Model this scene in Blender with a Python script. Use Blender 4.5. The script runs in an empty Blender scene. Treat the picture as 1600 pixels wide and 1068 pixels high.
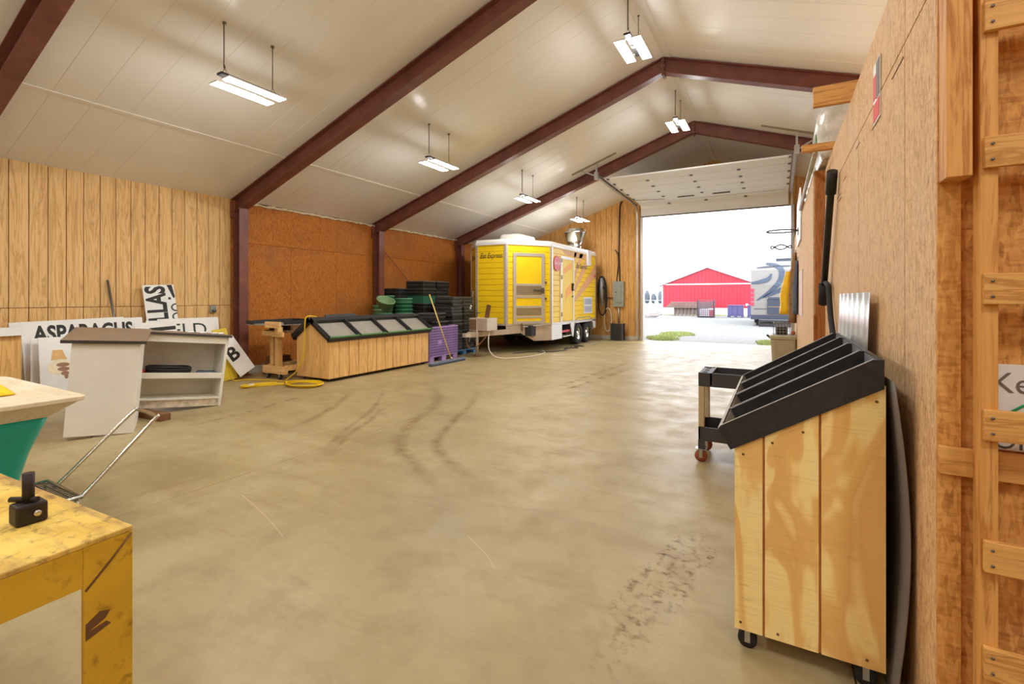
import bpy, bmesh, math, random
from mathutils import Vector, Matrix
random.seed(7)
C = bpy.context.scene.collection
SC = bpy.context.scene
PI = math.pi
# ------------------------------------------------------------ camera
cam_d = bpy.data.cameras.new('camera'); cam = bpy.data.objects.new('camera', cam_d); C.objects.link(cam)
cam.location = (0, 0, 1.52); cam.rotation_euler = (PI/2, 0, math.radians(29.3))
cam_d.sensor_width = 36; cam_d.lens = 740/1600*36; cam_d.shift_y = -70/1600; cam_d.clip_start = .02; cam_d.clip_end = 600
SC.camera = cam
# ------------------------------------------------------------ overcast sky
W = bpy.data.worlds.new('overcast_sky'); SC.world = W; W.use_nodes = True
bg = W.node_tree.nodes['Background']; bg.inputs[0].default_value = (.90, .95, 1.0, 1); bg.inputs[1].default_value = 5.2
# ------------------------------------------------------------ view
SC.view_settings.view_transform = 'Standard'; SC.view_settings.look = 'None'; SC.view_settings.gamma = 1
SC.view_settings.use_curve_mapping = False; SC.view_settings.exposure = 0.0
SC.cycles.use_denoising = True; SC.cycles.max_bounces = 12; SC.cycles.diffuse_bounces = 6; SC.cycles.sample_clamp_indirect = 8
LAMP_W = 36.0
LAMP_COL = (.97, .99, .97)
# ------------------------------------------------------------ mesh helpers
ORG = {}
def sr(r, g, b):
    f = lambda c: (c/255/12.92) if c/255 <= .04045 else ((c/255+.055)/1.055)**2.4
    return (f(r), f(g), f(b), 1)
class MB:
    def __init__(s): s.v = []; s.f = []; s.sm = []
    def add(s, vs, fs, smooth=False):
        n = len(s.v); s.v += [tuple(v) for v in vs]; s.f += [tuple(i+n for i in f) for f in fs]; s.sm += [smooth]*len(fs); return s
    def box(s, x0, x1, y0, y1, z0, z1, M=None):
        vs = [Vector((x, y, z)) for z in (z0, z1) for y in (y0, y1) for x in (x0, x1)]
        if M: vs = [M @ v for v in vs]
        return s.add(vs, [(0,2,3,1),(4,5,7,6),(0,1,5,4),(2,6,7,3),(0,4,6,2),(1,3,7,5)])
    def bar(s, p, q, w, t, up=(0,0,1)):
        p = Vector(p); q = Vector(q); d = (q-p); L = d.length; d.normalize(); up = Vector(up)
        if abs(d.dot(up)) > .97: up = Vector((0,1,0))
        a = d.cross(up).normalized(); b = a.cross(d)
        vs = [p+d*l+a*i*w/2+b*j*t/2 for l in (0, L) for j in (-1,1) for i in (-1,1)]
        return s.add(vs, [(0,1,3,2),(4,6,7,5),(0,4,5,1),(2,3,7,6),(0,2,6,4),(1,5,7,3)])
    def tube(s, pts, r, n=8, closed=False):
        pts = [Vector(p) for p in pts]; N = len(pts); vs = []; prev = None
        for i, p in enumerate(pts):
            a = pts[(i-1) % N] if (closed or i > 0) else p; b = pts[(i+1) % N] if (closed or i < N-1) else p
            d = (b-a).normalized()
            if prev is None:
                u = Vector((0,0,1)) if abs(d.z) < .9 else Vector((1,0,0))
            else: u = prev
            x = (u - d*u.dot(d))
            if x.length < 1e-6: x = d.orthogonal()
            x.normalize(); prev = x; y = d.cross(x); rr = r[i] if isinstance(r, (list, tuple)) else r
            vs += [p + (x*math.cos(2*PI*k/n)+y*math.sin(2*PI*k/n))*rr for k in range(n)]
        fs = []
        for i in range(N if closed else N-1):
            j = (i+1) % N
            fs += [(i*n+k, i*n+(k+1) % n, j*n+(k+1) % n, j*n+k) for k in range(n)]
        s.add(vs, fs, True)
        if not closed:
            m = len(s.v)-N*n; s.f.append(tuple(m+k for k in reversed(range(n)))); s.f.append(tuple(m+(N-1)*n+k for k in range(n))); s.sm += [False, False]
        return s
    def lathe(s, prof, c=(0,0,0), n=24, M=None, smooth=True, cap=True):
        vs = []; 
        for r, z in prof:
            for k in range(n):
                v = Vector((r*math.cos(2*PI*k/n), r*math.sin(2*PI*k/n), z))
                if M: v = M @ v
                vs.append(v+Vector(c))
        fs = [(i*n+k, i*n+(k+1) % n, (i+1)*n+(k+1) % n, (i+1)*n+k) for i in range(len(prof)-1) for k in range(n)]
        s.add(vs, fs, smooth)
        m = len(s.v)-len(prof)*n
        if cap and prof[0][0] > 1e-4: s.f.append(tuple(m+k for k in reversed(range(n)))); s.sm.append(False)
        if cap and prof[-1][0] > 1e-4: s.f.append(tuple(m+(len(prof)-1)*n+k for k in range(n))); s.sm.append(False)
        return s
    def prism(s, poly, O, U, V, dep):
        O = Vector(O); U = Vector(U).normalized(); V = Vector(V).normalized(); Wd = U.cross(V)*dep; n = len(poly)
        vs = [O+U*a+V*b for a, b in poly]; vs += [v+Wd for v in vs]
        fs = [tuple(reversed(range(n))), tuple(range(n, 2*n))] + [(i, (i+1) % n, n+(i+1) % n, n+i) for i in range(n)]
        return s.add(vs, fs)
    def loft(s, rings, cap=True, smooth=False, closed=True):
        n = len(rings[0]); vs = [v for r in rings for v in r]
        fs = [(i*n+k, i*n+(k+1) % n, (i+1)*n+(k+1) % n, (i+1)*n+k) for i in range(len(rings)-1) for k in range(n if closed else n-1)]
        s.add(vs, fs, smooth)
        if cap:
            m = len(s.v)-len(vs); s.f.append(tuple(m+k for k in reversed(range(n)))); s.f.append(tuple(m+(len(rings)-1)*n+k for k in range(n))); s.sm += [False, False]
        return s
    def grid(s, fn, nu, nv, smooth=True):
        vs = [fn(i/nu, j/nv) for j in range(nv+1) for i in range(nu+1)]
        fs = [(j*(nu+1)+i, j*(nu+1)+i+1, (j+1)*(nu+1)+i+1, (j+1)*(nu+1)+i) for j in range(nv) for i in range(nu)]
        return s.add(vs, fs, smooth)
    def mesh(s, name, mat, off=(0,0,0)):
        me = bpy.data.meshes.new(name); o = Vector(off)
        me.from_pydata([Vector(v)-o for v in s.v], [], s.f); me.polygons.foreach_set('use_smooth', s.sm)
        bm = bmesh.new(); bm.from_mesh(me); bmesh.ops.recalc_face_normals(bm, faces=bm.faces); bm.to_mesh(me); bm.free()
        if mat: me.materials.append(mat)
        me.update(); return me
    def build(s, name, mat, parent=None, bev=0, off=None, solid=0):
        if off is None: off = ORG.get(parent.name, Vector((0,0,0))) if parent else Vector((0,0,0))
        o = bpy.data.objects.new(name, s.mesh(name, mat, off)); C.objects.link(o)
        if parent: o.parent = parent
        ORG[o.name] = Vector(off)
        if solid: m = o.modifiers.new('s', 'SOLIDIFY'); m.thickness = solid; m.offset = 0
        if bev: m = o.modifiers.new('b', 'BEVEL'); m.width = bev; m.segments = 2; m.limit_method = 'ANGLE'
        return o
def tag(o, label, cat, group=None, kind=None):
    o['label'] = label; o['category'] = cat
    if group: o['group'] = group
    if kind: o['kind'] = kind
    return o
def thing(name, label, cat, loc=(0,0,0), rz=0, group=None, kind=None):
    o = bpy.data.objects.new(name, None); C.objects.link(o); o.empty_display_size = .1
    o.location = loc; o.rotation_euler = (0, 0, rz); ORG[o.name] = Vector(loc)
    return tag(o, label, cat, group, kind)
def local(name, label, cat, loc, rot=(0,0,0), group=None):     # parts given in the thing's own coordinates
    o = thing(name, label, cat, loc, 0, group); o.rotation_euler = rot; ORG[o.name] = Vector((0,0,0)); return o
def inst(name, me, parent=None, loc=(0,0,0), rot=(0,0,0), scale=(1,1,1)):
    o = bpy.data.objects.new(name, me); C.objects.link(o)
    if parent: o.parent = parent
    o.location = loc; o.rotation_euler = rot; o.scale = scale; ORG[o.name] = Vector(loc); return o
def dup(root, loc, rot=None, label=None):
    r = root.copy(); C.objects.link(r); r.location = loc
    if rot: r.rotation_euler = rot
    if label: r['label'] = label
    for ch in list(root.children):
        c = ch.copy(); C.objects.link(c); c.parent = r
        for g in list(ch.children):
            d = g.copy(); C.objects.link(d); d.parent = c
    return r
def rrect(w, h, r, n=4, cx=0, cy=0):
    out = []
    for sx, sy, a0 in ((1,1,0),(-1,1,PI/2),(-1,-1,PI),(1,-1,1.5*PI)):
        for k in range(n+1):
            a = a0+PI/2*k/n; out.append((cx+sx*(w/2-r)+r*math.cos(a), cy+sy*(h/2-r)+r*math.sin(a)))
    return out
def catmull(P, n=6, closed=False):
    P = [Vector(p) for p in P]; out = []; N = len(P)
    for i in range(N if closed else N-1):
        g = (lambda k: P[k % N]) if closed else (lambda k: P[max(0, min(N-1, k))])
        a, b, c, d = g(i-1), g(i), g(i+1), g(i+2)
        for k in range(n):
            t = k/n; out.append(.5*((2*b)+(c-a)*t+(2*a-5*b+4*c-d)*t*t+(3*b-a-3*c+d)*t**3))
    if not closed: out.append(P[-1])
    return out
FONT = None
def text(name, s, mat, O, U, V, size, parent, width=None, height=None, dep=.002, shear=0, bold=0, align='LEFT'):
    cu = bpy.data.curves.new('t', 'FONT'); cu.body = s; cu.size = 1; cu.shear = shear; cu.offset = bold; cu.align_x = 'LEFT'; cu.resolution_u = 3
    o = bpy.data.objects.new('t', cu); C.objects.link(o); dg = bpy.context.evaluated_depsgraph_get()
    me = bpy.data.meshes.new_from_object(o.evaluated_get(dg)); bpy.data.objects.remove(o); bpy.data.curves.remove(cu)
    xs = [v.co.x for v in me.vertices]; ys = [v.co.y for v in me.vertices]
    sx = (width/(max(xs)-min(xs))) if width else size; sy = (height/(max(ys)-min(ys))) if height else (size if size else sx)
    O = Vector(O); U = Vector(U).normalized(); V = Vector(V).normalized(); N = U.cross(V)
    off = ORG.get(parent.name, Vector((0,0,0))); x0, y0 = min(xs), (min(ys) if height else 0)
    for v in me.vertices: v.co = O+U*(v.co.x-x0)*sx+V*(v.co.y-y0)*sy+N*dep-off
    me.materials.clear(); me.materials.append(mat); me.name = name
    t = bpy.data.objects.new(name, me); C.objects.link(t); t.parent = parent; ORG[t.name] = Vector(off); return t
# ------------------------------------------------------------ materials
MAT = {}
class NT:
    def __init__(s, name, rough=.6, metal=0, spec=.5):
        m = bpy.data.materials.new(name); m.use_nodes = True; s.m = m; s.t = m.node_tree; s.b = s.t.nodes['Principled BSDF']
        s.b.inputs['Roughness'].default_value = rough; s.b.inputs['Metallic'].default_value = metal; s.b.inputs['Specular IOR Level'].default_value = spec; s._c = None
    def n(s, ty, **kw):
        nd = s.t.nodes.new(ty)
        for k, v in kw.items():
            if k in nd.inputs: nd.inputs[k].default_value = v
            else: setattr(nd, k, v)
        return nd
    def l(s, a, b): s.t.links.new(a, b)
    def co(s, scale=(1,1,1), rnd=True, rot=(0,0,0)):
        tc = s.n('ShaderNodeTexCoord'); mp = s.n('ShaderNodeMapping'); mp.inputs['Scale'].default_value = scale; mp.inputs['Rotation'].default_value = rot
        if rnd:
            oi = s.n('ShaderNodeObjectInfo'); ml = s.n('ShaderNodeMath', operation='MULTIPLY'); ml.inputs[1].default_value = 37.0; s.l(oi.outputs['Random'], ml.inputs[0])
            ad = s.n('ShaderNodeVectorMath', operation='ADD'); s.l(tc.outputs['Object'], ad.inputs[0]); s.l(ml.outputs[0], ad.inputs[1]); s.l(ad.outputs[0], mp.inputs['Vector'])
        else: s.l(tc.outputs['Object'], mp.inputs['Vector'])
        return mp.outputs[0]
    def noise(s, vec, scale, detail=4, rough=.55, dist=0):
        nd = s.n('ShaderNodeTexNoise'); nd.inputs['Scale'].default_value = scale; nd.inputs['Detail'].default_value = detail; nd.inputs['Roughness'].default_value = rough; nd.inputs['Distortion'].default_value = dist
        s.l(vec, nd.inputs['Vector']); return nd.outputs['Fac']
    def ramp(s, fac, stops):
        r = s.n('ShaderNodeValToRGB'); e = r.color_ramp.elements
        while len(e) < len(stops): e.new(.5)
        for i, (p, c) in enumerate(stops): e[i].position = p; e[i].color = c
        s.l(fac, r.inputs['Fac']); return r.outputs['Color']
    def mix(s, fac, a, b, mode='MIX'):
        m = s.n('ShaderNodeMix', data_type='RGBA', blend_type=mode)
        if isinstance(fac, float): m.inputs[0].default_value = fac
        else: s.l(fac, m.inputs[0])
        for i, x in ((6, a), (7, b)):
            if isinstance(x, tuple): m.inputs[i].default_value = x
            else: s.l(x, m.inputs[i])
        return m.outputs[2]
    def mr(s, fac, a, b, c=0., d=1.):
        m = s.n('ShaderNodeMapRange'); m.inputs[1].default_value = a; m.inputs[2].default_value = b; m.inputs[3].default_value = c; m.inputs[4].default_value = d; s.l(fac, m.inputs[0]); return m.outputs[0]
    def col(s, c):
        if isinstance(c, tuple): s.b.inputs['Base Color'].default_value = c
        else: s.l(c, s.b.inputs['Base Color'])
        return s
    def bump(s, fac, strength=.2, dist=.01):
        b = s.n('ShaderNodeBump'); b.inputs['Strength'].default_value = strength; b.inputs['Distance'].default_value = dist; s.l(fac, b.inputs['Height']); s.l(b.outputs[0], s.b.inputs['Normal']); return s
    def rough(s, fac): s.l(fac, s.b.inputs['Roughness']); return s
def plain(name, c, rough=.6, metal=0, var=.12, scale=6, spec=.5):
    if name in MAT: return MAT[name]
    N = NT(name, rough, metal, spec); f = N.noise(N.co(), scale, 5)
    d = tuple(x*(1-var) for x in c[:3])+(1,); e = tuple(min(1, x*(1+var)) for x in c[:3])+(1,)
    N.col(N.ramp(f, [(.3, d), (.7, e)])); MAT[name] = N.m; return N.m
def wood(name, a, b, grain=(9, 9, .7), fine=(60, 60, 3), rough=.6, knots=True, dist=1.2, rings=11.0):
    N = NT(name, rough, 0, .35); v = N.co(grain); f = N.noise(v, 1.0, 5, .6, dist)
    m = N.n('ShaderNodeMath', operation='MULTIPLY'); m.inputs[1].default_value = rings; N.l(f, m.inputs[0])
    fr = N.n('ShaderNodeMath', operation='PINGPONG'); fr.inputs[1].default_value = 1.0; N.l(m.outputs[0], fr.inputs[0])
    g = N.noise(N.co(fine), 1.0, 3); big = N.noise(N.co((1.5, 1.5, .6)), 1.0, 2)
    c = N.ramp(fr.outputs[0], [(.0, b), (.45, a), (1., tuple(x*1.06 for x in a[:3])+(1,))])
    c = N.mix(N.mr(g, .45, .75, 0, .45), c, b); c = N.mix(N.mr(big, .35, .75, 0, .35), c, tuple(x*.78 for x in a[:3])+(1,))
    N.col(c).bump(g, .12, .003); MAT[name] = N.m; return N.m
def osb(name, a, b, dark, s=1.0, stain=.5, stc=None):
    N = NT(name, .7, 0, .3); cols = None
    dw = N.n('ShaderNodeTexNoise'); dw.inputs['Scale'].default_value = 9.0; ca_ = N.co((1,1,1)); N.l(ca_, dw.inputs['Vector'])
    def warp(v):
        mx = N.n('ShaderNodeVectorMath', operation='MULTIPLY_ADD'); N.l(dw.outputs['Color'], mx.inputs[0]); mx.inputs[1].default_value = (1.6,1.6,1.6); N.l(v, mx.inputs[2]); return mx.outputs[0]
    co1 = warp(N.co((90*s, 90*s, 22*s), rot=(.5, .3, .2))); co2 = warp(N.co((24*s, 80*s, 90*s), rot=(.2, .9, .7)))
    def vor(v):
        nd = N.n('ShaderNodeTexVoronoi'); nd.inputs['Scale'].default_value = 1.0; N.l(v, nd.inputs['Vector']); sp = N.n('ShaderNodeSeparateColor'); N.l(nd.outputs['Color'], sp.inputs[0]); return sp.outputs[0]
    f1 = vor(co1); f2 = vor(co2)
    c = N.ramp(f1, [(.0, dark), (.22, b), (.6, a), (1., tuple(min(1, x*1.15) for x in a[:3])+(1,))])
    c2 = N.ramp(f2, [(.0, dark), (.2, b), (1., a)]); c = N.mix(.5, c, c2)
    st = N.noise(N.co((.9, .9, .9)), 1.0, 4, .6); c = N.mix(N.mr(st, .5, .8, 0, stain), c, stc or tuple(x*.5 for x in a[:3])+(1,))
    N.col(c).bump(f1, .15, .002); MAT[name] = N.m; return N.m
W_ = sr(255,255,255)
M_t111 = wood('siding_plywood', sr(236,196,134), sr(206,158,96), (9, 7, .55), (70,70,2.5), dist=1.6)
M_t111e = wood('siding_plywood_end', sr(224,172,100), sr(186,124,60), (10, 8, .6), (70,70,2.5), dist=1.4)
M_fir = wood('bin_plywood', sr(232,186,116), sr(200,148,82), (9, 8, .6), (70,70,2.5), dist=1.5)
M_lum = wood('lumber', sr(236,196,132), sr(208,156,92), (3, 30, 30), (3, 80, 80), dist=.6, rings=7.0)
M_lumz = wood('ladder_lumber', sr(226,166,92), sr(184,116,50), (26, 26, 2), (70, 70, 3), dist=.6, rings=7.0)
M_lumx = wood('ladder_rung_lumber', sr(228,172,98), sr(190,126,58), (2.5, 26, 26), (3, 70, 70), dist=.6, rings=7.0)
M_osbL = osb('osb_dark', sr(198,124,48), sr(172,98,34), sr(116,62,20), 1.0, .6, sr(132,92,60))
M_osbR = osb('osb_pale', sr(232,194,146), sr(212,168,118), sr(176,126,82), 1.0, .6, sr(214,190,172))
M_osbF = osb('osb_front', sr(232,174,100), sr(206,142,70), sr(170,110,54), 1.15, .45, sr(180,118,56))
def mk_bigply():
    N = NT('varnished_plywood', .35, 0, .5); v = N.co((3.2, 3.2, .8)); f = N.noise(v, 1.3, 3, .55, 1.1)
    g = N.noise(N.co((3, 3, 190)), 1.0, 3); st = N.noise(N.co((5, 5, 26)), 1.0, 4)
    c = N.ramp(f, [(.36, sr(240,194,116)), (.43, sr(246,206,128)), (.46, sr(255,232,160)), (.52, sr(255,228,152)), (.55, sr(240,194,116)), (.62, sr(234,184,108)), (.66, sr(252,222,146)), (.75, sr(250,214,138))])
    c = N.mix(N.mr(g, .5, .75, 0, .3), c, sr(206,146,74)); c = N.mix(N.mr(st, .64, .8, 0, .5), c, sr(176,116,60))
    N.col(c).bump(g, .06, .002); return N.m
M_big = mk_bigply()
def mk_floor():
    N = NT('concrete', .42, 0, .5); v = N.co((1,1,1), rnd=False)
    f = N.noise(v, .55, 6, .6, .4); g = N.noise(v, 3.0, 6, .65); h = N.noise(v, 30, 4); sm = N.noise(N.co((.5, 2.6, 1), False, (0,0,.5)), 1.0, 5, .6)
    c = N.ramp(f, [(.3, sr(150,131,92)), (.5, sr(168,149,107)), (.7, sr(184,168,131))])
    c = N.mix(N.mr(g, .48, .75, 0, .5), c, sr(140,118,82)); c = N.mix(N.mr(sm, .52, .75, 0, .5), c, sr(140,110,72))
    sp = N.noise(v, 1.7, 7, .72, .8); c = N.mix(N.mr(sp, .58, .72, 0, .3), c, sr(134,118,98)); st2 = N.noise(N.co((1.2,5,1), False, (0,0,-.7)), 1.0, 6, .7, .5); c = N.mix(N.mr(st2, .56, .74, 0, .4), c, sr(136,104,64)); c = N.mix(N.mr(h, .6, .8, 0, .25), c, sr(124,106,82)); N.col(c); N.rough(N.mr(g, .3, .7, .33, .56)); N.bump(h, .05, .002); return N.m
M_floor = mk_floor()
def mk_steel():
    N = NT('primer_steel', .45, 0, .5); v = N.co((1,1,1)); f = N.noise(v, 3, 6, .6); g = N.noise(v, 40, 4)
    c = N.ramp(f, [(.3, sr(104,58,46)), (.6, sr(124,72,60)), (.8, sr(148,98,80))]); c = N.mix(N.mr(g, .6, .8, 0, .4), c, sr(150,110,90)); N.col(c); return N.m
M_steel = mk_steel()
M_pvc = plain('white_ceiling_liner', sr(240,238,232), .22, 0, .02, 1.5)
M_doorw = plain('door_white', sr(238,238,236), .45, 0, .02)
M_black = plain('black_paint', sr(44,43,44), .5, 0, .25, 18)
M_blackp = plain('black_plastic', sr(30,31,32), .5, 0, .3, 12)
M_darkgrey = plain('dark_grey_plastic', sr(64,62,64), .5, 0, .15)
M_rub = plain('rubber', sr(38,36,36), .8, 0, .2)
M_chrome = plain('chrome', sr(205,200,190), .25, 1, .05)
M_galv = plain('galvanised', sr(190,190,186), .42, .8, .12, 20)
M_alu = plain('aluminium_trim', sr(206,200,192), .4, .6, .08, 30)
M_white = plain('white_paint', sr(236,230,220), .5, 0, .04, 3)
M_signw = plain('sign_white', sr(238,238,236), .4, 0, .05, 5)
M_ink = plain('sign_ink', sr(40,38,36), .6, 0, .1)
M_grey = plain('grey_enamel', sr(150,152,142), .45, 0, .05)
M_dkw = plain('dark_wood_scrap', sr(120,84,50), .8, 0, .25, 10)
# ============================================================ STRUCTURE
XL, XR, YB, YE = -9.3, 5.6, -9.0, 16.7
RX, RZ, SL = -1.86, 6.0, .345
def zc(x): return RZ-SL*abs(x-RX)
TH = math.atan(SL)
# ---- floor: slabs between saw-cut joints
floor = thing('floor', 'pale tan stained concrete floor with saw-cut joints', 'floor', (0,0,0), kind='structure')
MB().box(XL-.2, XR, YB, YE+.25, -.3, -.02).build('subbase', M_floor, floor)
xs = [XL-.2, -8.27, -4.0, .27, 4.54, XR]; ys = [YB, -6.2, 9.04, YE+.25]
for i in range(5):
    for j in range(3):
        MB().box(xs[i]+.003, xs[i+1]-.003, ys[j]+.003, ys[j+1]-.003, -.1, 0).build('concrete_slab', M_floor, floor, bev=.003)
# tyre marks: thin dried mud on the concrete
def mk_mud(name, c, lo, hi, amt, fs=5):
    N = NT(name, .85, 0, .2); v = N.co((1,1,1), False); f = N.noise(v, fs, 6, .65); g = N.noise(v, 60, 3)
    N.col(N.ramp(g, [(.3, c), (.7, tuple(x*1.25 for x in c[:3])+(1,))]))
    tr = N.n('ShaderNodeBsdfTransparent'); ms = N.n('ShaderNodeMixShader'); at_ = N.n('ShaderNodeAttribute'); at_.attribute_name = 'fade'; mu = N.n('ShaderNodeMath', operation='MULTIPLY'); N.l(N.mr(f, lo, hi, 0, amt), mu.inputs[0]); N.l(at_.outputs['Fac'], mu.inputs[1]); N.l(mu.outputs[0], ms.inputs[0]); N.l(tr.outputs[0], ms.inputs[1]); N.l(N.b.outputs[0], ms.inputs[2])
    N.l(ms.outputs[0], N.t.nodes['Material Output'].inputs['Surface']); return N.m
M_mud = mk_mud('dried_mud', sr(142,112,72), .34, .7, .42)
M_mud2 = mk_mud('dark_mud', sr(116,88,58), .46, .72, .6)
M_mud3 = mk_mud('gritty_mud', sr(126,98,66), .5, .72, .55, 20)
M_scr = plain('scratch_mark', sr(196,178,142), .8)
def ribbon(pts, w, mat, name='tyre_mark', z=.0006, n=10):
    P = catmull([(x, y, z) for x, y in pts], n); b = MB(); L = []; R = []
    for i, p in enumerate(P):
        d = (P[min(i+1, len(P)-1)]-P[max(i-1, 0)]).normalized(); s = Vector((-d.y, d.x, 0)); k = w*(.85 if mat is not M_scr else .5)*(1+.12*math.sin(i*.9))
        L.append(p+s*k); R.append(p-s*k)
    m = len(P); b.add(L+P+R, [(i+q, i+1+q, m+i+1+q, m+i+q) for i in range(m-1) for q in (0, m)]); o = b.build(name, mat, floor)
    at_ = o.data.attributes.new('fade', 'FLOAT', 'POINT')
    for i in range(m): at_.data[m+i].value = min(1, 5*i/m, 5*(m-1-i)/m)*1.3
    return o
ribbon([(-3.79,3.06),(-4.08,3.42),(-4.37,3.89),(-4.69,4.5),(-5.1,5.1),(-5.78,5.9)], .07, M_mud, z=.0006)
ribbon([(-3.70,3.10),(-4.12,3.64),(-4.40,4.26),(-4.75,4.8)], .07, M_mud, z=.0007)
ribbon([(-2.2,2.9),(-2.68,3.17),(-3.06,3.42),(-3.4,3.68),(-3.68,4.05),(-3.99,4.69),(-4.25,5.38),(-4.86,6.11),(-5.83,6.77)], .13, M_mud, z=.0008)
ribbon([(-2.0,3.2),(-2.6,3.5),(-3.05,3.85),(-3.3,4.3),(-3.55,4.9),(-3.8,5.6),(-4.3,6.5)], .1, M_mud, z=.0009)
ribbon([(-6.04,3.0),(-6.14,3.88),(-6.30,4.48),(-6.34,5.13)], .06, M_mud2, z=.001)
ribbon([(-4.9,3.4),(-5.1,4.0),(-5.5,4.7),(-6.0,5.4)], .09, M_mud, z=.0011)
ribbon([(-3.04,7.13),(-2.91,8.29),(-2.75,10.34)], .12, M_mud2, z=.0012)
ribbon([(-3.3,7.2),(-3.2,8.3),(-3.1,10.0),(-3.0,11.2)], .1, M_mud2, z=.0013)
ribbon([(-.40,3.4),(-.47,2.95),(-.53,2.6),(-.58,2.2),(-.62,1.7)], .17, M_mud3, z=.0014); ribbon([(-.30,3.15),(-.36,2.9),(-.40,2.65),(-.44,2.3)], .06, M_mud3, z=.0016); ribbon([(-.52,3.2),(-.60,2.85),(-.68,2.5),(-.70,2.2)], .05, M_mud3, z=.0017)
ribbon([(-3.6,2.16),(-3.1,2.03),(-2.74,1.91)], .008, M_scr, 'scratch', .0015, 3)
ribbon([(-1.72,2.49),(-1.5,2.36),(-1.386,2.27)], .007, M_scr, 'scratch', .0015, 3)
# ---- left wall
wl = thing('wall_left', 'long left wall, grooved pale plywood boards then dark chipboard sheets', 'wall', (XL,0,0), kind='structure')
MB().box(XL-.25, XL-.03, YB, YE, 0, zc(XL)+.3).build('backing', M_osbL, wl)
y = 2.31-.2033*12; lo = MB().box(0, .03, .005, .1983, .13, 1.364).mesh('board_low', M_t111); hi = MB().box(0, .034, .005, .1983, 1.373, zc(XL)+.01).mesh('board_high', M_t111)
while y < 5.3:
    inst('siding_board', lo, wl, (-.03, y, 0)); inst('siding_board', hi, wl, (-.03, y, 0)); y += .2033
MB().box(XL-.03, XL-.004, YB, 2.31-.2033*12, .13, zc(XL)).build('siding_sheet', M_t111, wl)
for k, y in enumerate([5.46+1.22*i for i in range(10)]):
    y1 = min(y+1.22, YE); 
    if y1-y < .05: continue
    MB().box(XL-.03, XL-.004, y+.003, y1-.003, .13, 2.60).build('chipboard_sheet', M_osbL, wl)
for k, y in enumerate([5.46+2.44*i for i in range(5)]):
    y1 = min(y+2.44, YE); MB().box(XL-.03, XL+.004, y+.002, y1-.002, 2.605, zc(XL)-.02).build('chipboard_sheet', M_osbL, wl)
M_curb = plain('curb_concrete', sr(196,186,166), .8, 0, .15, 4)
bb = MB().box(XL-.2, XL+.08, YB, YE, 0, .13).build('baseboard_left', M_curb); tag(bb, 'low concrete curb along the foot of the left wall', 'curb', kind='structure')
M_foam = plain('spray_foam', sr(222,204,170), .9, 0, .2, 14)
fm = MB(); rg = random.Random(3)
pts = [(XL+.02, 5.6+i*.09, zc(XL)-.035+rg.uniform(-.012,.012)) for i in range(122)]
fm.tube(pts, [rg.uniform(.018,.04) for _ in pts], 6); o = fm.build('trim_1', M_foam); tag(o, 'lumpy cream foam seal where the chipboard meets the ceiling', 'foam seal', kind='structure')
# ---- end wall with the overhead door opening
DX0, DX1, DZ = -4.17, .40, 4.33
we = thing('wall_end', 'far end wall of grooved honey-brown plywood around the open overhead door', 'wall', (0,YE,0), kind='structure')
MB().prism([(XL-.2,0),(DX0-.02,0),(DX0-.02,zc(DX0)+.3),(XL-.2,zc(XL)+.3)], (0,YE+.2,0), (1,0,0), (0,0,1), .17).build('backing', M_osbL, we)
MB().prism([(DX1+.02,0),(XR,0),(XR,zc(XR)+.3),(DX1+.02,zc(DX1)+.3)], (0,YE+.2,0), (1,0,0), (0,0,1), .17).build('backing', M_osbL, we)
MB().prism([(DX0-.02,DZ),(DX1+.02,DZ),(DX1+.02,zc(DX1)+.3),(RX,RZ+.3),(DX0-.02,zc(DX0)+.3)], (0,YE+.2,0), (1,0,0), (0,0,1), .17).build('backing', M_osbL, we)
x = XL
while x < 1.3:
    x1 = min(x+.2032, DX0-.02) if x < DX0-.03 else x+.2032
    z0 = .13 if (x1 <= DX0 or x > DX1+.02) else DZ
    a, b_ = x+.004, x1-.004
    poly = [(a,z0),(b_,z0),(b_,zc(b_))]+([(RX,RZ)] if a < RX < b_ else [])+[(a,zc(a))]
    MB().prism(poly, (0,YE+.03,0), (1,0,0), (0,0,1), .03).build('siding_board', M_t111e, we); x = x1
MB().box(1.6, XR, YE, YE+.03, .13, zc(XR)).build('siding_sheet', M_t111e, we)
o = MB().box(XL, DX0-.02, YE-.03, YE+.2, 0, .14).build('baseboard_end', M_curb, bev=.004); tag(o, 'low concrete curb under the end wall beside the door opening', 'curb', kind='structure')
o = MB().box(DX0-.02, DX0+.07, YE-.06, YE+.2, 0, DZ).build('trim_2', M_alu, bev=.004); tag(o, 'pale metal jamb trim at the left side of the overhead door', 'door jamb', kind='structure')
o = MB().box(DX1-.04, DX1+.04, YE-.06, YE+.2, 0, DZ).build('trim_3', M_alu, bev=.004); tag(o, 'pale metal jamb trim at the right side of the overhead door', 'door jamb', kind='structure')
# ---- other walls (behind and beside the camera)
o = MB().box(XR, XR+.2, YB, YE, 0, zc(XR)+.2).build('wall_right', M_osbL); tag(o, 'far right outside wall behind the storage room', 'wall', kind='structure')
o = MB().prism([(XL-.2,0),(XR+.2,0),(XR+.2,zc(XR)+.3),(RX,RZ+.3),(XL-.2,zc(XL)+.3)], (0,YB,0), (1,0,0), (0,0,1), .2).build('wall_back', M_t111e); tag(o, 'gable wall behind the camera', 'wall', kind='structure')
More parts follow.
